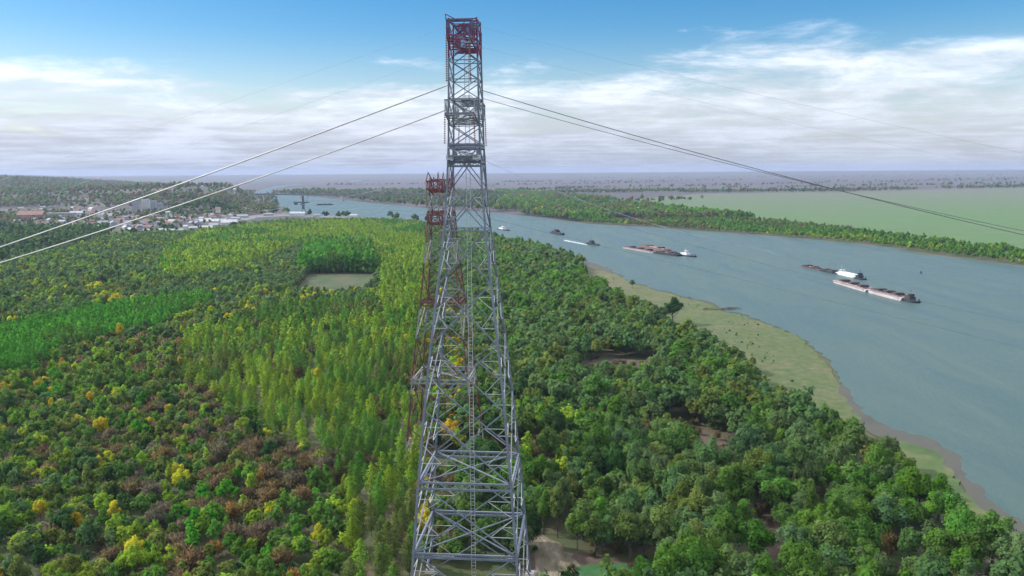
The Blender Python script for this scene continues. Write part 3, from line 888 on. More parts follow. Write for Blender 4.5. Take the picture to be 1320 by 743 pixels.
def pylon(name, loc, rz, label, W, levels, mat, top, leg_w, dg_w, rd_w, rings, glint_mat=None):
    root = empty(name, (loc[0], loc[1], 0), rz, label, 'pylon')
    zs = [0] + sorted(set(levels) | {top})
    for k in range(4):
        m = MB()
        for a, b in zip(zs[:-1], zs[1:]):
            f = 1.0 - .45 * (a / top)
            m.bar(corner(W, a, k), corner(W, b, k), leg_w * f)
            # gusset where the bracing meets the leg
            p = corner(W, b, k)
            m.box(p.x - leg_w * .55 * f, p.x + leg_w * .55 * f, p.y - leg_w * .55 * f, p.y + leg_w * .55 * f, b - .5 * f, b + .5 * f)
        m.build('leg', mat, root)
        p = corner(W, 0, k)
        fm = MB(); fm.frustum(p.x - 1.8, p.x + 1.8, p.y - 1.8, p.y + 1.8, -.4, 1.1, .6, .6)
        fm.build('footing', M['concrete'], root)
    for k in range(4):
        m = MB()
        k2 = (k + 1) % 4
        for i, (a, b) in enumerate(zip(zs[:-1], zs[1:])):
            A, B, C, D = corner(W, a, k), corner(W, a, k2), corner(W, b, k2), corner(W, b, k)
            sz = .5 + .5 * min(1, (B - A).length / 16)
            m.bar(A, C, dg_w * sz); m.bar(B, D, dg_w * sz)
            if i % 2 and a > 85 or b > 120: m.bar(D, C, dg_w * sz)
            wa, wb = (B - A).length, (C - D).length
            t = wa / (wa + wb)
            X = A.lerp(C, t)
            if wa > 10:
                Lm, Rm = A.lerp(D, t), B.lerp(C, t)
                for (P, Q, S2) in ((A, D, Lm), (B, C, Rm)):
                    tb = MB()
                    mid1 = P.lerp(X, .5); tb.bar(mid1, P.lerp(S2, .5), rd_w); tb.bar(mid1, S2, rd_w)
                    mid2 = Q.lerp(X, .5); tb.bar(mid2, Q.lerp(S2, .5), rd_w); tb.bar(mid2, S2, rd_w)
                    tb.build('tie_bars', glint_mat or mat, root)  # paler than the legs, sun glint put into the colour
        m.build('bracing', mat, root)
    for (z, dep) in rings:
        m = MB()
        for k in range(4):
            a, b = corner(W, z, k), corner(W, z, (k + 1) % 4)
            a2, b2 = corner(W, z - dep, k), corner(W, z - dep, (k + 1) % 4)
            m.bar(a, b, dg_w * 1.6); m.bar(a2, b2, dg_w * 1.6)
            n = max(4, int((b - a).length / (dep * 1.2)))
            for i in range(n):
                p, q = a.lerp(b, i / n), a2.lerp(b2, (i + .5) / n)
                m.bar(p, q, rd_w); m.bar(q, a.lerp(b, (i + 1) / n), rd_w)
        m.bar(corner(W, z, 0), corner(W, z, 2), dg_w); m.bar(corner(W, z, 1), corner(W, z, 3), dg_w)
        m.build('ring_beam', mat, root)
    return root

def crossarm(root, mat, z0, z1, L, w, tip, cw, dw, n=6, body=3.6):
    """one box truss pointing to +y or -y of the tower"""
    for s in (-1, 1):
        m = MB()
        for sx in (-1, 1):
            pts_t = [Vector((sx * (w / 2 + (tip - w) / 2 * i / n), s * (body + (L - body) * i / n), z1 - (z1 - z0) * .12 * i / n)) for i in range(n + 1)]
            pts_b = [Vector((p.x, p.y, z0 + (z1 - z0) * .35 * i / n)) for i, p in enumerate(pts_t)]
            for i in range(n):
                m.bar(pts_t[i], pts_t[i + 1], cw); m.bar(pts_b[i], pts_b[i + 1], cw)
                m.bar(pts_b[i + 1], pts_t[i + 1], dw)
                if i % 2: m.bar(pts_t[i], pts_b[i + 1], dw)
                else: m.bar(pts_b[i], pts_t[i + 1], dw)
            if sx < 0: lt, lb = pts_t, pts_b
        for i in range(n + 1):
            for P in (lt, lb):
                a = P[i]; b = Vector((-a.x, a.y, a.z)); m.bar(a, b, dw if i < n else cw)
                if i < n:
                    c = P[i + 1]; m.bar(a, Vector((-c.x, c.y, c.z)), dw); m.bar(b, c, dw)
            if i in (n, n // 2):
                m.bar(lb[i], Vector((-lt[i].x, lt[i].y, lt[i].z)), dw); m.bar(lt[i], Vector((-lb[i].x, lb[i].y, lb[i].z)), dw)
        arm = m.build('crossarm', mat, root)
        yield s, arm, lt, lb

def insulator(parent, a, b, r=.28):
    m = MB()
    a, b = Vector(a), Vector(b)
    m.tube([a, b], .07, 5)
    n = max(4, int((b - a).length / .55))
    for i in range(n):
        p = a.lerp(b, (i + .5) / n)
        d = (b - a).normalized() * .1
        m.tube([p - d, p + d], r, 8)
    return m.build('insulator', M['porcelain'], parent)

ROT = R(-5.4)
W1 = wfun([(0, 30.2), (16.8, 27.7), (31, 25.7), (50.4, 22.4), (68.6, 19.1), (85.6, 15.0), (103.5, 11.0), (113, 9.4), (122, 8.2), (158, 7.0)])
LV1 = [20, 39, 58, 75, 91, 104.5, 115.5, 126.5, 131.5, 138, 142.8, 147.5, 152.5, 157]
p1 = pylon('lattice_pylon', TOWER, ROT, 'tall grey steel lattice pylon with a dark red top, nearest in the scene', W1, LV1, M['steel'], 157.5, .68, .30, .13, [(39, 1.6), (122, 1.0), (126.5, .8), (20, 1.0)], M['bright_steel'])
W2 = wfun([(0, 29), (20, 25.0), (50, 20.0), (67, 15.5), (82, 12.8), (93, 10.6), (104, 9.2), (112, 7.6), (118, 7.0)])
LV2 = [20, 39, 55, 69, 82, 93, 104, 112]
p2 = pylon('lattice_pylon', TOWER2, ROT, 'red and white banded lattice pylon standing just behind the taller grey one', W2, LV2, M['banded'], 117, .55, .26, .14, [(39, 1.4), (69, 1.2), (104, .9)])
# grey pylon: arms seen nearly end on
for s, arm, lt, lb in crossarm(p1, M['steel'], 150.0, 156.8, 11.5, 6.4, 5.6, .28, .14, 5):
    for sx in (-1, 1):
        p = Vector((sx * abs(lb[-1].x), lb[-1].y, lb[-1].z))
        if s < 0: insulator(arm, p, (p.x * 1.05, p.y, p.z - 11.0))
    hm = MB()
    q = lt[-1]
    hm.bar(q, q + Vector((-.2, 0, 1.3)), .26, .16); hm.bar(q + Vector((-.2, 0, 1.3)), Vector((0, q.y + 3 * (-s), q.z)), .16)
    hm.build('earth_wire_horn', M['steel'], arm)
for s, arm, lt, lb in crossarm(p1, M['steel'], 131.8, 137.8, 11.0, 7.4, 7.2, .28, .12, 4):
    m = MB()
    e = lb[-1]
    for i in range(4):
        yy = e.y - s * (.2 + i * .8)
        m.box(-abs(e.x), abs(e.x), yy - .1, yy + .1, e.z - .3, e.z - .12)
    for sx in (-1, 1):
        m.box(sx * abs(e.x) - .12, sx * abs(e.x) + .12, min(e.y, e.y - s * 7), max(e.y, e.y - s * 7), e.z - .25, e.z - .05)
    m.build('walkway', M['bright_steel'], arm)
    for sx in (-1, 1):
        insulator(arm, (sx * abs(e.x), e.y, e.z - .2), (sx * abs(e.x) * 1.05, e.y, e.z - 7.5), .24)
for s, arm, lt, lb in crossarm(p1, M['steel'], 122.3, 125.8, 7.0, 7.8, 7.2, .26, .12, 3, 4.0):
    for sx in (-1, 1):
        m = MB(); x0 = sx * 3.4
        m.box(x0 - .9, x0 + .9, lt[-1].y * .8 - 1.0, lt[-1].y * .8 + 1.0, 122.6, 123.8)
        m.build('junction_box', M['bright_steel'], arm)
# ladder shaft up the middle, seen inside the body
m = MB()
for sx in (-.55, .55): m.bar((sx, 2.2, 0), (sx, 2.2, 150), .14)
for z in np.arange(1, 150, 1.0): m.bar((-.55, 2.2, z), (.55, 2.2, z), .07)
m.build('ladder', M['bright_steel'], p1)
for z in (122, 138):
    m = MB(); h = W1(z) / 2
    m.box(-h * .35, h * .35, h * .1, h * .7, z - .15, z + .02)
    for a, b in (((-h * .35, h * .1), (h * .35, h * .1)), ((-h * .35, h * .7), (h * .35, h * .7))):
        m.bar((a[0], a[1], z + 1.05), (b[0], b[1], z + 1.05), .08)
        for i in range(5): m.bar((a[0] + (b[0] - a[0]) * i / 4, a[1], z), (a[0] + (b[0] - a[0]) * i / 4, a[1], z + 1.05), .07)
    m.build('platform', M['steel'], p1)
# banded pylon arms
for (z0, z1, L, w) in ((111.5, 116.5, 17, 5.4), (99, 104, 17, 6.4)):
    for s, arm, lt, lb in crossarm(p2, M['banded'], z0, z1, L, w, 5.0, .32, .16, 4, 3.8):
        m = MB()
        for sx in (-1, 1):
            q = Vector((sx * abs(lt[-1].x), lt[-1].y, lt[-1].z))
            m.bar(q, q + Vector((-sx * .6, -s * 1.0, 3.4)), .32, .2); m.bar(q + Vector((-sx * .6, -s * 1.0, 3.4)), q + Vector((-sx * 1.6, -s * 4.5, 0)), .24)
        m.build('earth_wire_horn', M['banded'], arm)
        for sx in (-1, 1):
            insulator(arm, (sx * abs(lb[-1].x), lb[-1].y, lb[-1].z), (sx * abs(lb[-1].x), lb[-1].y, lb[-1].z - 7), .35)

# conductors: each hangs as one cable through points seen in the photo, in the vertical plane of the line
def cable(pts, r, mat, label, y_at, slope=-math.tan(R(5.4)), ext=None, group='power line cables on the grey pylon'):
    P = []
    x0 = None
    for (a, b) in pts:
        dx, dy, dz = ray(a, b)
        if x0 is None:
            t = y_at / dy; x0 = dx * t
        else:
            t = (y_at - slope * x0) / (dy - slope * dx)
        P.append(Vector((dx * t, dy * t, CAM_H + dz * t)))
    # fit z(x) with a parabola and carry it past the frame
    s = np.array([abs(p.x - P[0].x) for p in P]); z = np.array([p.z for p in P])
    A = np.stack([s[1:], s[1:] ** 2], 1)
    co, *_ = np.linalg.lstsq(A, z[1:] - z[0], rcond=None)
    if co[1] < 0: co = np.array([(z[-1] - z[0]) / s[-1], 0.0])
    sg = 1 if P[-1].x > P[0].x else -1
    end = s[-1] * 1.35
    if co[1] > 0: end = min(end, -co[0] / (2 * co[1]) * 1.2) if -co[0] / (2 * co[1]) > s[-1] else end
    q = []
    for k in range(41):
        ss = end * k / 40
        q.append((P[0].x + sg * ss, P[0].y + slope * sg * ss, z[0] + co[0] * ss + co[1] * ss * ss))
    m = MB().tube(q, r, 6)
    o = m.build('power_cable', mat)
    return tag(o, label, 'cable', group)
cable([(577, 110), (400, 177), (230, 238), (0, 319)], .19, M['wire'], 'thick upper cable running left from the grey pylon', 203)
cable([(575, 142), (400, 206), (240, 262), (0, 339)], .16, M['wire'], 'thinner lower cable running left from the grey pylon', 208)
cable([(619, 116), (740, 152), (860, 187), (1060, 240), (1320, 303)], .095, M['dark_wire'], 'upper cable running right from below the red top across the river', 203)
cable([(622, 127), (740, 159), (860, 192), (1040, 236), (1320, 298)], .075, M['dark_wire'], 'lower cable running right across the river, from above the grey crossarm', 226)
cable([(590, 30), (480, 68), (390, 99), (200, 162), (60, 212)], .022, M['thin_wire'], 'faint topmost earth wire running left from the pylon tip', 204)
cable([(600, 62), (480, 103), (390, 135), (200, 203)], .02, M['thin_wire'], 'faint second earth wire running left below the pylon tip', 226)
cable([(612, 33), (740, 65), (860, 95), (1100, 150), (1320, 198)], .022, M['thin_wire'], 'faint topmost earth wire running right from the pylon tip', 204)
cable([(618, 60), (740, 91), (860, 119), (1100, 179), (1300, 217)], .02, M['thin_wire'], 'faint second earth wire running right below the pylon tip', 226)
g2 = 'power line cables on the banded pylon'
cable([(557, 274), (535, 281), (500, 292), (430, 312)], .045, M['dark_wire'], 'dark cable running left from the lower arm of the banded pylon', 306, group=g2)
cable([(566, 226), (520, 238), (440, 255), (340, 272)], .06, M['thin_wire'], 'faint cable running left from the red top of the banded pylon', 306, group=g2)
cable([(590, 272), (840, 318), (1100, 387), (1320, 449)], .04, M['dark_wire'], 'faint lower cable from the banded pylon over the river water', 306, group=g2)
cable([(590, 226), (690, 262), (840, 302), (1100, 366), (1320, 418)], .04, M['dark_wire'], 'faint upper cable from the banded pylon over the river water', 306, group=g2)
cable([(626, 208), (690, 236), (760, 262), (900, 305)], .06, M['thin_wire'], 'short faint cable leaving the lower platform of the grey pylon', 222)

# ------------------------------------------------------------------ vessels
M['white'] = surf_mat('white_paint', (.6, .58, .57), (.8, .79, .78), .2, .5)
M['pale_hull'] = surf_mat('pale_barge_side', (.36, .33, .33), (.5, .46, .46), .1, .6)
M['rust'] = surf_mat('rusty_deck', (.16, .085, .07), (.27, .16, .14), .15, .8)
M['pink_deck'] = surf_mat('faded_red_deck', (.30, .18, .17), (.42, .28, .27), .1, .8)
M['dark_hull'] = surf_mat('dark_hull', (.012, .016, .025), (.03, .035, .045), .2, .5)
M['black_hold'] = surf_mat('hold_cover', (.02, .02, .022), (.05, .045, .045), .2, .7)
M['glass'] = surf_mat('window_glass', (.02, .03, .04), (.04, .05, .06), 1, .15)

def hull_rings(L, B, z0, z1, rake=3.0, blunt=.55):
    xs = [-L / 2, -L / 2 + rake, L / 2 - rake, L / 2]
    r = []
    n = [(-L / 2 + rake * .9, .42), (-L / 2 + rake, .5), (L / 2 - rake * 1.8, .5), (L / 2 - rake * .6, .5 * blunt)]
    t = [(-L / 2, .5), (-L / 2 + rake, .5), (L / 2 - rake * 1.5, .5), (L / 2, .5 * blunt * .8)]
    bot = [(x, -h * B, z0) for x, h in n] + [(x, h * B, z0) for x, h in n[::-1]]
    top = [(x, -h * B, z1) for x, h in t] + [(x, h * B, z1) for x, h in t[::-1]]
    return [bot, top]

def barge(a, b, B, label, side, deck, free=2.4, group=None, ncov=3, name='barge', covers=True):
    a, b = at(*a), at(*b)
    d = b - a; L = d.length
    root = empty(name, ((a.x + b.x) / 2, (a.y + b.y) / 2, .25), math.atan2(d.y, d.x), label, 'barge', group)
    MB().loft(hull_rings(L, B, -.3, free, 2.5, .85)).build('hull', side, root)
    m = MB()
    m.box(-L / 2 + 3, L / 2 - 4, -B / 2 + .7, B / 2 - .7, free + .004, free + .06)
    for s in (-1, 1):
        m.box(-L / 2 + 4, L / 2 - 5, s * (B / 2 - 1.2) - .12, s * (B / 2 - 1.2) + .12, free, free + 1.2)
    m.box(-L / 2 + 4, -L / 2 + 4.3, -B / 2 + 1.3, B / 2 - 1.3, free, free + 1.2); m.box(L / 2 - 5.3, L / 2 - 5, -B / 2 + 1.3, B / 2 - 1.3, free, free + 1.2)
    m.build('coaming', deck, root)
    for i in range(ncov if covers else 0):
        x = -L / 2 + 6 + (L - 12) * (i + .5) / ncov
        c = MB(); c.box(x - 3.2, x + 3.2, -B / 2 + 1.4, B / 2 - 1.4, free + .8, free + 2.4)
        c.frustum(x - 3.2, x + 3.2, -B / 2 + 1.4, B / 2 - 1.4, free + 2.4, free + 2.8, .2, 1.6)
        c.build('hatch_cover', M['black_hold'], root)
    rl = MB()
    for s in (-1, 1):
        rl.bar((-L / 2 + 3, s * (B / 2 - .25), free + 1.0), (L / 2 - 4, s * (B / 2 - .25), free + 1.0), .08)
        for x in np.linspace(-L / 2 + 3, L / 2 - 4, 14): rl.bar((x, s * (B / 2 - .25), free), (x, s * (B / 2 - .25), free + 1.0), .08)
        rl.box(-L / 2 + 2, L / 2 - 3, s * (B / 2 + .02) - .06, s * (B / 2 + .02) + .06, free - .55, free - .25)
    rl.build('railing', M['black_hold'], root)
    if not ncov or ncov == 2:
        hp = MB(); n = 7; l0, l1 = -L / 2 + 6, L / 2 - 7
        rq = random.Random(int(L * 10))
        rings = []
        for i in range(n + 1):
            x = l0 + (l1 - l0) * i / n; h = .2 if i in (0, n) else rq.uniform(.9, 2.1); w = B / 2 - 1.5
            rings.append([(x, -w, free + .1), (x, -w * .4, free + .1 + h), (x, w * .35, free + .1 + h * .9), (x, w, free + .1)])
        hp.loft(rings); hp.build('cargo_heap', M['rust'], root)
    for x in (-L / 2 + 1.6, L / 2 - 2.6):
        k = MB()
        for s in (-1, 1): k.tube([(x, s * B * .3, free), (x, s * B * .3, free + .9)], .25, 6)
        k.build('bollard', M['black_hold'], root)
    return root

def tug(a, b, B, label, hullm, housem, group=None, name='pusher_tug', free=1.8, cat='tug', houselen=.4, dh=2.6):
    a, b = at(*a), at(*b)
    d = b - a; L = d.length
    root = empty(name, ((a.x + b.x) / 2, (a.y + b.y) / 2, .25), math.atan2(d.y, d.x), label, cat, group)
    MB().loft(hull_rings(L, B, -.3, free, L * .12, .6)).build('hull', hullm, root)
    h = MB(); h.box(-L * .35, -L * .35 + L * houselen, -B * .36, B * .36, free, free + dh); hs = h.build('deckhouse', housem, root)
    w = MB(); x0 = -L * .35 + L * houselen * (.45 if dh > 2 else .02); k = dh / 2.6; wl = L * (.17 if dh > 2 else .12)
    w.frustum(x0, x0 + wl, -B * .28, B * .28, free + dh, free + dh + 2.4 * k, .3, .3)
    w.box(x0 - .3, x0 + wl + .3, -B * .30, B * .30, free + dh + 2.4 * k, free + dh + 2.4 * k + .2); wh = w.build('wheelhouse', housem, root)
    g = MB(); g.box(x0 + .1, x0 + wl - .1, -B * .285, B * .285, free + dh + 1.1 * k, free + dh + 1.9 * k); g.build('window', M['glass'], wh)
    f = MB(); f.tube([(-L * .28, 0, free + dh), (-L * .28, 0, free + dh + 2.4)], .7, 8); f.build('funnel', M['dark_hull'], root)
    ms = MB(); ms.tube([(x0 + 1, 0, free + dh + 1), (x0 + 1, 0, free + 9.5)], .12, 5); ms.bar((x0 + 1, -1.2, free + 8), (x0 + 1, 1.2, free + 8), .12); ms.build('mast', housem, root)
    for s in (-1, 1):
        p = MB(); p.box(L * .36, L * .40, s * B * .22 - .4, s * B * .22 + .4, free, free + 1.6); p.build('push_knee', hullm, root)
    return root

gA = 'convoy with faded red decks near the river middle'
barge((1080, 364.5), (1122, 377), 12, 'rear barge with pale side and faded red deck, nearest convoy', M['pale_hull'], M['pink_deck'], 2.4, gA)
barge((1125, 377.5), (1168, 388.5), 12, 'front barge with white side and dark covers, behind the dark tug', M['pale_hull'], M['rust'], 3.2, gA)
tug((1167, 388.0), (1184, 391.5), 9.5, 'dark tug leading the two pale sided barges, nearest the camera', M['dark_hull'], M['black_hold'], gA, 'river_tug')
gB = 'convoy with the white ship near the river middle'
barge((1036, 343.5), (1058, 349), 10, 'low dark loaded barge trailing farthest behind the white ship', M['rust'], M['black_hold'], .7, gB, 2)
barge((1060, 349.2), (1081, 354), 10, 'low dark loaded barge right behind the white ship', M['dark_hull'], M['black_hold'], .9, gB, 2)
tug((1080, 353), (1106, 359.5), 8, 'white river ship with long white superstructure amid its convoy', M['white'], M['white'], gB, 'river_ship', 1.9, 'ship', .72, 1.7)
tug((1104, 359.2), (1115, 361.6), 8, 'small dark tug at the bow of the white ship', M['dark_hull'], M['dark_hull'], gB, 'river_tug', 1.4)
gC = 'rusty convoy upstream'
barge((807, 320), (845, 326.5), 13, 'rear rusty brown barge with a white edge, upstream convoy', M['pale_hull'], M['rust'], 1.6, gC, 3)
barge((828, 318.2), (862, 324.5), 13, 'rusty open barge on the far side of the upstream convoy', M['rust'], M['rust'], 1.8, gC, 2)
barge((847, 327), (876, 330.8), 13, 'dark hulled front barge behind the white wheelhouse tug', M['dark_hull'], M['black_hold'], 2.6, gC, 2)
tug((876, 329.4), (897, 332.0), 10, 'dark hulled tug with bright white wheelhouse at the rusty barges', M['dark_hull'], M['white'], gC)
tug((757, 315), (772, 317), 9, 'dark motor boat trailing a pale wake toward the near bank', M['dark_hull'], M['dark_hull'], None, 'motor_boat', 1.6, 'boat')
tug((712, 300.5), (726, 303.5), 12, 'dark boat with a raised mast upstream of the motor boat', M['dark_hull'], M['black_hold'], None, 'motor_boat', 3.0, 'boat')
tug((643, 296), (656, 298), 10, 'small pale boat just right of the grey pylon', M['dark_hull'], M['white'], None, 'motor_boat', 1.6, 'boat')
barge((408, 265), (430, 264.6), 14, 'long dark barge moored in midstream beside the bridge piers', M['dark_hull'], M['black_hold'], 3.0)
sheet('wake_water', gpoly([(757, 315.6), (757, 316.8), (728, 311.2), (726, 309.8), (732, 310.2)]), .36, M['foam'], wob=1, sub=4)
b = at(1187, 353)
by = empty('river_buoy', (b.x, b.y, .2), 0, 'small black buoy floating alone right of the white ship', 'buoy')
MB().tube([(0, 0, -.3), (0, 0, 1.2)], 1.5, 10, 1.2).build('float', M['dark_hull'], by)
MB().tube([(0, 0, 1.2), (0, 0, 3.6)], .7, 8, .3).build('topmark', M['dark_hull'], by)

# driftwood, beached boat
p = at(925, 400)
dw = MB()
rr = random.Random(4)
for k in range(14):
    a = rr.uniform(-.5, .5); x = rr.uniform(-14, 14); l = rr.uniform(4, 11)
    q = Vector((x, rr.uniform(-3, 3), .5)); e = q + Vector((math.cos(a) * l, math.sin(a) * l, rr.uniform(-.2, 2.0)))
    dw.tube([q, q.lerp(e, .5) + Vector((0, 0, .3)), e], .42, 6, .15)
o = dw.build('driftwood', M['bark']); o.location = (p.x, p.y, .3); tag(o, 'dark tangle of driftwood on the waterline of the sandbank', 'driftwood')
p = at(938, 462)
bt = empty('beached_boat', (p.x, p.y, .5), R(-70), 'small white boat pulled up where sandbank meets wood', 'boat')
MB().loft([[(-3, -.6, 0), (2.4, -.5, 0), (3.2, 0, 0), (2.4, .5, 0), (-3, .6, 0)], [(-3.3, -1.1, 1.1), (2.4, -1.0, 1.2), (4.2, 0, 1.5), (2.4, 1.0, 1.2), (-3.3, 1.1, 1.1)]]).build('hull', M['white'], bt)
MB().box(-1.2, -.7, -.95, .95, 1.12, 1.3).build('seat', M['bark'], bt)

# ------------------------------------------------------------------ bridge, port crane, town
M['bridge'] = surf_mat('bridge_steel', (.07, .07, .08), (.13, .13, .14), .05, .8)
def bridge():
    Yb = at(447, 258.5).y
    root_p = at(420, 257.5)
    a = at_y(330, 251.0, Yb * 1.02); b = at_y(585, 249.0, Yb * .93)
    d = b - a; L = math.hypot(d.x, d.y)
    root = empty('river_bridge', (a.x, a.y, 0), math.atan2(d.y, d.x), 'long dark girder bridge crossing the river in the haze', 'bridge')
    z = 27
    MB().box(0, L, -6, 6, z - 1.2, z).build('deck', M['bridge'], root)
    for s in (-1, 1):
        m = MB(); m.box(0, L, s * 5 - .6, s * 5 + .6, z - 4.5, z - 1.2); m.build('girder', M['bridge'], root)
        m = MB(); m.box(0, L, s * 5.8 - .15, s * 5.8 + .15, z + .003, z + 1.2)
        for x in np.arange(0, L, 25): m.box(x, x + .4, s * 5.8 - .1, s * 5.8 + .1, z + .003, z + 7)
        m.build('parapet', M['bridge'], root)
    for px_ in (341, 393, 447, 486, 527, 556, 580):
        t = (px_ - 330) / 255.0
        x = L * t
        m = MB()
        m.frustum(x - 5, x + 5, -9, 9, -1, 5, 1, 1)
        m.frustum(x - 4.4, x - 1.2, -6, 6, 5, z - 4.5, .3, .6); m.frustum(x + 1.2, x + 4.4, -6, 6, 5, z - 4.5, .3, .6)
        m.build('pier', M['concrete'], root)
bridge()

M['crane'] = surf_mat('crane_paint', (.02, .03, .05), (.05, .06, .09), .1, .7)
p = at(391.5, 277.5)
cr = empty('harbour_crane', (p.x, p.y, .4), R(12), 'dark tall harbour crane on the quay in front of the bridge', 'crane')
m = MB()
for sx in (-7, 7):
    for sy in (-6, 6): m.bar((sx, sy, 0), (sx * .4, sy * .4, 16), 1.6, 1.2)
m.box(-8.5, 8.5, -7.5, 7.5, 9, 10.2); m.build('portal', M['crane'], cr)
MB().frustum(-3.4, 3.4, -3.4, 3.4, 16, 52, .9, .9).build('tower', M['crane'], cr)
MB().box(-7, 4, -3.6, 3.6, 26, 31).build('cab', M['crane'], cr)
m = MB()
for s in (-1, 1): m.bar((4, s * 1.8, 28), (16, s * .8, 58), .9)
for i in range(6): m.bar((4 + 12 * i / 6, -1.6, 28 + 30 * i / 6), (4 + 12 * (i + 1) / 6, 1.4, 28 + 30 * (i + 1) / 6), .5)
m.build('jib', M['crane'], cr)
MB().box(-26, 16, -4, 4, 33, 36).build('counter_jib', M['crane'], cr)
MB().box(-24, -15, -4.2, 4.2, 28, 33).build('counterweight', M['crane'], cr)

WALLS = {'white': surf_mat('white_wall', (.42, .41, .39), (.58, .57, .54), .1, .85), 'grey': surf_mat('grey_wall', (.24, .25, .27), (.34, .35, .36), .1, .85),
         'cream': surf_mat('cream_wall', (.45, .40, .32), (.56, .5, .42), .1, .85), 'pink': surf_mat('brick_wall', (.25, .15, .13), (.34, .21, .18), .1, .85)}
ROOFS = {'red': surf_mat('red_roof', (.18, .09, .07), (.26, .14, .115), .3, .85), 'grey': surf_mat('grey_roof', (.2, .2, .22), (.32, .32, .34), .3, .7), 'white': surf_mat('pale_roof', (.32, .32, .33), (.48, .48, .48), .2, .6)}
def house(px_, py_, L, Wd, H, wall, roof, label, name='house', cat='house', rz=0.0, group=None, flat=False, windows=False):
    p = at(px_, py_)
    gz = 0.0
    for _ in range(4):
        gz = float(max(0.0, hill_h(np.array(p.x), np.array(p.y)) - 1.5)); p = at(px_, py_, gz)
    root = empty(name, (p.x, p.y, gz), rz, label, cat, group)
    wl = MB().box(-L / 2, L / 2, -Wd / 2, Wd / 2, -1, H).build('wall', WALLS[wall], root)
    m = MB()
    if flat: m.box(-L / 2 - .3, L / 2 + .3, -Wd / 2 - .3, Wd / 2 + .3, H + .003, H + .9)
    else:
        rh = Wd * .32; e = .5
        v = [(-L / 2 - e, -Wd / 2 - e, H + .003), (L / 2 + e, -Wd / 2 - e, H + .003), (L / 2 + e, Wd / 2 + e, H + .003), (-L / 2 - e, Wd / 2 + e, H + .003), (-L / 2 - e, 0, H + rh), (L / 2 + e, 0, H + rh)]
        b0 = len(m.v); m.v += v
        m.f += [(0, 1, 5, 4), (2, 3, 4, 5), (1, 2, 5), (3, 0, 4), (3, 2, 1, 0)]
    m.build('roof', ROOFS[roof], root)
    if windows:
        nf = max(1, int(H / 3.2))
        for k in range(nf):
            w = MB(); z = 1.4 + k * 3.1
            n = max(2, int(L / 5))
            for i in range(n):
                x = -L / 2 + L * (i + .5) / n
                w.box(x - 1, x + 1, -Wd / 2 - .06, -Wd / 2 + .04, z, z + 1.4)
            w.build('window_row', M['glass'], wl)
    return root
house(176, 276, 17, 14, 40, 'grey', 'grey', 'leftmost grey tower block of the row under the upper cable', 'apartment_block', 'building', .1, None, True, True)
house(188.5, 275, 22, 14, 40, 'white', 'white', 'pale tower block with white roof between grey ones', 'apartment_block', 'building', .1, None, True, True)
house(199, 275.5, 15, 14, 37, 'grey', 'grey', 'grey tower block right of the white roofed one', 'apartment_block', 'building', .1, None, True, True)
house(207, 276, 15, 14, 31, 'grey', 'grey', 'rightmost and lowest grey tower block of the row', 'apartment_block', 'building', .1, None, True, True)
house(42, 285.5, 60, 30, 17, 'pink', 'red', 'long reddish brick factory with red roof in the town', 'factory', 'building', .12, None, False, True)
house(78, 283, 70, 22, 16, 'grey', 'grey', 'long grey block right of the red roofed factory', 'apartment_block', 'building', .1, None, True, True)
house(99, 281.5, 30, 16, 14, 'white', 'white', 'white gabled house right of the long grey block', 'house', 'house', .5)
house(86, 260, 20, 12, 10, 'white', 'white', 'small white house high on the dark slope', 'house', 'house')
house(118, 240, 30, 12, 12, 'white', 'white', 'tiny white building up on the far purple hillside', 'house', 'house')
p = at(302.5, 262); gz = float(hill_h(np.array(-1010.), np.array(2990.)))
wt_y = 3020.0
q = at_y(302.5, 243, wt_y); gz = float(hill_h(np.array(q.x), np.array(q.y)) - 2)
wt = empty('water_tower', (q.x, q.y, gz), 0, 'white water tower standing on the wooded hilltop', 'water tower')
MB().tube([(0, 0, 0), (0, 0, 15)], 3.0, 10).build('shaft', WALLS['white'], wt)
MB().loft([[(r_ * math.cos(a), r_ * math.sin(a), z_) for a in np.linspace(0, 6.283, 13)[:-1]] for (r_, z_) in ((3, 15), (6.5, 19), (6.5, 24), (1.0, 27))]).build('tank', WALLS['white'], wt)
spec = [(296, 292.0, 34, 20, 9, 'white', 'white', 'white shed standing at the edge of the green plantation', .2),
        (266, 297.0, 26, 12, 6, 'white', 'white', 'long low white shed left of the plantation corner', .25),
        (249, 297.5, 16, 10, 6, 'grey', 'white', 'pale roofed shed sloping beside the long low white one', .5),
        (240, 297.5, 8, 8, 9, 'white', 'white', 'narrow white block between the village and port sheds', 0),
        (270, 288.5, 46, 16, 6, 'cream', 'white', 'large pale warehouse roof in the port yard', .1),
        (284, 288.0, 30, 16, 6, 'white', 'grey', 'white warehouse right of the large pale roofed one', .1),
        (318, 272.5, 34, 14, 8, 'white', 'white', 'bright white warehouse by the river bend', .1),
        (325, 262.5, 28, 12, 7, 'white', 'white', 'white building on the slope under the hill', .0),
        (332, 276.0, 60, 14, 7, 'cream', 'red', 'long cream shed with red roof in the port', .06),
        (384, 279.0, 40, 14, 8, 'white', 'white', 'white quay building at the foot of the crane', .05),
        (456, 280.2, 18, 10, 5, 'white', 'white', 'small white hut at the tip of the quay', 0),
        (206, 302.5, 18, 10, 9, 'white', 'white', 'white gabled house at the village edge by the trees', 1.2),
        (222, 299.5, 44, 9, 4, 'cream', 'white', 'long low pale barn beside the white gabled house', .1),
        (190, 300.5, 14, 9, 5, 'white', 'white', 'small white house left of the white gabled one', .4),
        (121, 309, 24, 8, 4, 'white', 'white', 'white low barn beside the pale village road', .1),
        (476, 300.5, 24, 6, 3, 'cream', 'white', 'small pale hut alone amid the upper plantation', 0)]
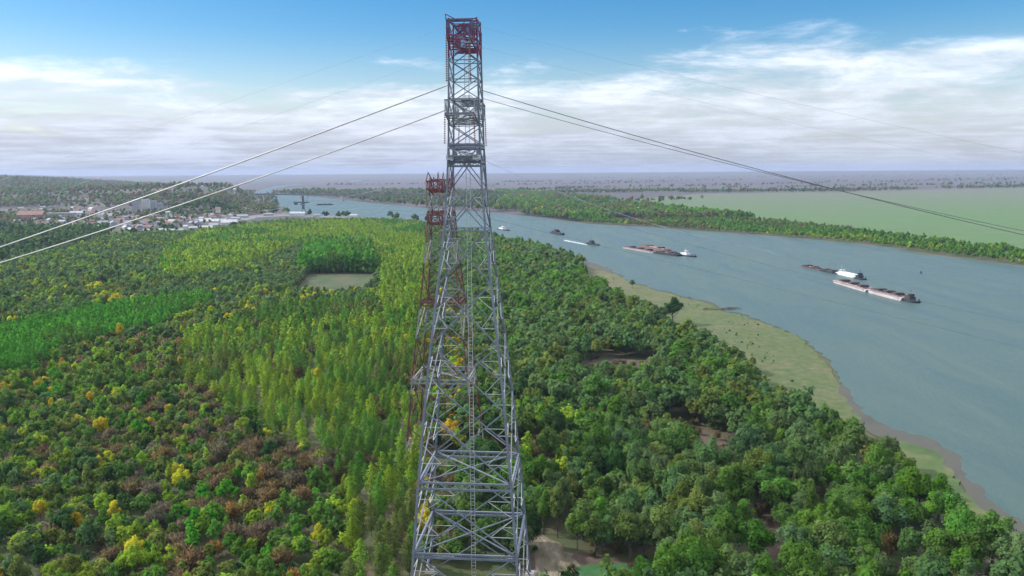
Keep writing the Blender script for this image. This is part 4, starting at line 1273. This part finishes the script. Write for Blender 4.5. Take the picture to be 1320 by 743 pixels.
for (a, b, L, Wd, H, w, r_, lab, rz) in spec:
    house(a, b, L, Wd, H, w, r_, lab, rz=rz, name='warehouse' if 'ware' in lab or 'shed' in lab else 'house', cat='warehouse' if 'ware' in lab or 'shed' in lab else 'house')
for (a, b, L_, W_, lab) in [(304, 284, 22, 10, 'grey shed by the dark harbour embankment'), (313, 281, 28, 12, 'long grey store behind the embankment'), (346, 278.5, 24, 9, 'grey quay store left of the crane'),
                            (408, 280, 16, 8, 'grey quay store right of the crane'), (276, 293, 20, 12, 'grey shed between the white port warehouses')]:
    house(a, b, L_, W_, 5, 'grey', 'grey', lab, rz=.1, name='warehouse', cat='warehouse')
rr = random.Random(12)
WN = {'white': 'white', 'grey': 'grey', 'cream': 'cream'}
for i in range(170):
    a = rr.uniform(20, 330)
    lo, hi = np.interp(a, [0, 60, 110, 170, 260, 330], [268, 268, 270, 276, 276, 268]), np.interp(a, [0, 60, 110, 170, 260, 330], [287, 290, 296, 300, 290, 275])
    b = rr.uniform(lo, hi)
    w = rr.choice(['white', 'grey', 'cream', 'grey', 'cream', 'grey']); r_ = rr.choice(['red', 'grey', 'grey', 'red', 'red', 'grey', 'red', 'white'])
    area = 'on the left side of town' if a < 110 else ('between the road and tower blocks' if a < 220 else 'below the wooded hill')
    nm = {'white': 'pale'}.get(r_, r_)
    house(a, b, rr.uniform(11, 22), rr.uniform(9, 13), rr.uniform(4.5, 9), w, r_, f'small {w} house with {nm} roof {area}', rz=rr.uniform(0, 3.1), group=f'{w} houses with {nm} roofs {area}')

# ------------------------------------------------------------------ air
HAZE_DENS = 5e-5
hz = MB().box(-GX - 500, GX + 500, -2000, GX + 500, -4, 172)
m, nt, out = new_mat('haze')
pv = N(nt, 'ShaderNodeVolumePrincipled')
pv.inputs['Color'].default_value = (.50, .585, .79, 1)
pv.inputs['Density'].default_value = HAZE_DENS
pv.inputs['Anisotropy'].default_value = .2
nt.links.new(pv.outputs[0], out.inputs['Volume'])
ho = hz.build('haze', m); ho['kind'] = 'stuff'

# ------------------------------------------------------------------ sky and sun
SUN_AZ = R(-80)      # from +Y towards +X: the sun stands to the left, a little ahead
SUN_EL = R(36)
wld = bpy.data.worlds.new('World'); sc.world = wld; wld.use_nodes = True
nt = wld.node_tree; nt.nodes.clear(); L = nt.links.new
wo = nt.nodes.new('ShaderNodeOutputWorld')
sky = nt.nodes.new('ShaderNodeTexSky'); sky.sky_type = 'NISHITA'; sky.sun_disc = False
sky.sun_elevation = SUN_EL; sky.sun_rotation = SUN_AZ; sky.air_density = 1.0; sky.dust_density = .6; sky.ozone_density = 2.5; sky.altitude = 120
tc = nt.nodes.new('ShaderNodeTexCoord')
sp = nt.nodes.new('ShaderNodeSeparateXYZ'); L(tc.outputs['Generated'], sp.inputs[0])
def math_(op, a, b=None, c=None, clamp=False):
    n = nt.nodes.new('ShaderNodeMath'); n.operation = op; n.use_clamp = clamp
    for i, v in enumerate((a, b, c)):
        if v is None: continue
        if isinstance(v, (int, float)): n.inputs[i].default_value = v
        else: L(v, n.inputs[i])
    return n.outputs[0]
def rng_(v, a, b, c, d, smooth=True):
    n = nt.nodes.new('ShaderNodeMapRange'); n.interpolation_type = 'SMOOTHSTEP' if smooth else 'LINEAR'
    n.inputs['From Min'].default_value = a; n.inputs['From Max'].default_value = b; n.inputs['To Min'].default_value = c; n.inputs['To Max'].default_value = d
    L(v, n.inputs['Value']); return n.outputs[0]
zc = math_('MAXIMUM', sp.outputs['Z'], 0.0)
zz = math_('ADD', zc, .035)
cx = math_('DIVIDE', sp.outputs['X'], zz); cy = math_('DIVIDE', sp.outputs['Y'], zz)
cv = nt.nodes.new('ShaderNodeCombineXYZ'); L(cx, cv.inputs[0]); L(cy, cv.inputs[1])
def cnoise(scale, off, detail=8.0, rough=.6, sx=1.0, sy=1.0, dist=0.0):
    mp = nt.nodes.new('ShaderNodeMapping'); mp.inputs['Location'].default_value = off; mp.inputs['Scale'].default_value = (sx, sy, 1)
    L(cv.outputs[0], mp.inputs[0])
    n = nt.nodes.new('ShaderNodeTexNoise'); n.inputs['Scale'].default_value = scale; n.inputs['Detail'].default_value = detail; n.inputs['Roughness'].default_value = rough; n.inputs['Distortion'].default_value = dist
    L(mp.outputs[0], n.inputs['Vector']); return n.outputs['Fac']
big = cnoise(.55, (3.1, 1.7, 0), 9, .62, 1.0, .75, .25)
fine = cnoise(1.9, (8.4, 2.2, 0), 8, .62, .8, 1.0, .3)
puff_v = nt.nodes.new('ShaderNodeMapping'); puff_v.inputs['Location'].default_value = (2.3, .7, 1.1); puff_v.inputs['Scale'].default_value = (7, 7, 30)
L(tc.outputs['Generated'], puff_v.inputs[0])
pn = nt.nodes.new('ShaderNodeTexNoise'); pn.inputs['Scale'].default_value = 1.0; pn.inputs['Detail'].default_value = 9; pn.inputs['Roughness'].default_value = .66; pn.inputs['Distortion'].default_value = .35
L(puff_v.outputs[0], pn.inputs['Vector'])
mixn = math_('ADD', math_('ADD', math_('MULTIPLY', big, .36), math_('MULTIPLY', fine, .18)), math_('MULTIPLY', pn.outputs['Fac'], .46))
# more cloud low down; cover ends about 8 degrees up, a higher bank on the right, and unseen cloud added overhead for fill light
xel = math_('ADD', sp.outputs['Z'], math_('MULTIPLY', sp.outputs['X'], -.01))
low = rng_(xel, .10, .15, .10, -.15)
deep = rng_(sp.outputs['Z'], .0, .10, .16, 0.0)
gapx = math_('DIVIDE', math_('ADD', sp.outputs['X'], .02), .26); gapz = math_('DIVIDE', math_('SUBTRACT', sp.outputs['Z'], .108), .012)
gap = math_('MULTIPLY', math_('EXPONENT', math_('MULTIPLY', math_('ADD', math_('MULTIPLY', gapx, gapx), math_('MULTIPLY', gapz, gapz)), -1.0)), -.13)
gx_ = math_('DIVIDE', math_('SUBTRACT', sp.outputs['X'], .29), .17); gz_ = math_('DIVIDE', math_('SUBTRACT', sp.outputs['Z'], .138), .045)
bank = math_('MULTIPLY', math_('EXPONENT', math_('MULTIPLY', math_('ADD', math_('MULTIPLY', gx_, gx_), math_('MULTIPLY', gz_, gz_)), -1.0)), .17)
over = rng_(sp.outputs['Z'], .24, .5, 0.0, .32)  # cloud added above the view to raise ambient light
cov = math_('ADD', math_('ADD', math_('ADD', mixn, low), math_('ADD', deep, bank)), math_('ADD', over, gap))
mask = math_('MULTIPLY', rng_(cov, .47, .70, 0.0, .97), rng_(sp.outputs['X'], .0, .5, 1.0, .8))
shade = math_('ADD', math_('MULTIPLY', cnoise(.9, (1.2, 5.0, 0), 7, .6, .8, 1.0), .4), math_('MULTIPLY', pn.outputs['Fac'], .6))
shv = rng_(shade, .38, .62, .76, 1.14)
tone = rng_(sp.outputs['Z'], .0, .12, 0.0, 1.0, False)
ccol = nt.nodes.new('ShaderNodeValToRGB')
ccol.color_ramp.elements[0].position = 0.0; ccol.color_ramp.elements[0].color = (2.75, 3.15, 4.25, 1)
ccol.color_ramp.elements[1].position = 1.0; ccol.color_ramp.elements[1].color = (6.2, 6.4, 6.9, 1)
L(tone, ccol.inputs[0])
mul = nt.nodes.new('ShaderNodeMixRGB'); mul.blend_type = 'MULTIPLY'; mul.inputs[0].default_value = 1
zen_fill = nt.nodes.new('ShaderNodeVectorMath'); zen_fill.operation = 'SCALE'; L(ccol.outputs[0], zen_fill.inputs[0]); L(rng_(sp.outputs['Z'], .25, .5, 1.0, 1.9), zen_fill.inputs['Scale'])  # extra brightness on the added overhead cloud, softens shadows
L(zen_fill.outputs[0], mul.inputs[1])
cb = nt.nodes.new('ShaderNodeCombineXYZ')
for i in range(3): L(shv, cb.inputs[i])
L(cb.outputs[0], mul.inputs[2])
hsv = nt.nodes.new('ShaderNodeHueSaturation'); L(rng_(sp.outputs['Z'], .02, .17, .75, 1.5), hsv.inputs['Saturation']); hsv.inputs['Value'].default_value = .76; L(sky.outputs[0], hsv.inputs['Color'])
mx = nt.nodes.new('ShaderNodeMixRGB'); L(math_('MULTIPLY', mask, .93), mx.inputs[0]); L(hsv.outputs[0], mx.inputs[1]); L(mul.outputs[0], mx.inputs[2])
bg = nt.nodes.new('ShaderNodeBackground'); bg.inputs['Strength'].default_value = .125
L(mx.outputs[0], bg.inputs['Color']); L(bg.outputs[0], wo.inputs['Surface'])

sl = bpy.data.lights.new('sun', 'SUN'); sl.energy = 3.3; sl.angle = R(.5); sl.color = (1.0, .95, .86)
so = bpy.data.objects.new('sun', sl); col.objects.link(so)
sd = Vector((math.sin(SUN_AZ) * math.cos(SUN_EL), math.cos(SUN_AZ) * math.cos(SUN_EL), math.sin(SUN_EL)))
so.rotation_euler = (-sd).to_track_quat('-Z', 'Y').to_euler()
so.location = (0, 0, 200)

# ------------------------------------------------------------------ camera
cd = bpy.data.cameras.new('camera'); cam = bpy.data.objects.new('camera', cd); col.objects.link(cam)
cd.sensor_fit = 'HORIZONTAL'; cd.sensor_width = 36; cd.lens = FPX / PW * 36
cd.clip_start = 1; cd.clip_end = 90000
cam.location = (0, 0, CAM_H)
cam.rotation_euler = (Matrix.Rotation(R(90 - PITCH), 3, 'X') @ Matrix.Rotation(R(-ROLL), 3, 'Z')).to_euler()
sc.camera = cam
sc.view_settings.view_transform = 'Standard'; sc.view_settings.look = 'None'; sc.view_settings.gamma = 1; sc.view_settings.exposure = .58
sc.render.film_transparent = False
sc.cycles.use_denoising = True
sc.cycles.max_bounces = 6; sc.cycles.volume_bounces = 1; sc.cycles.diffuse_bounces = 3; sc.cycles.glossy_bounces = 2
sc.cycles.use_adaptive_sampling = True; sc.cycles.adaptive_threshold = .02
sc.cycles.sample_clamp_indirect = 6
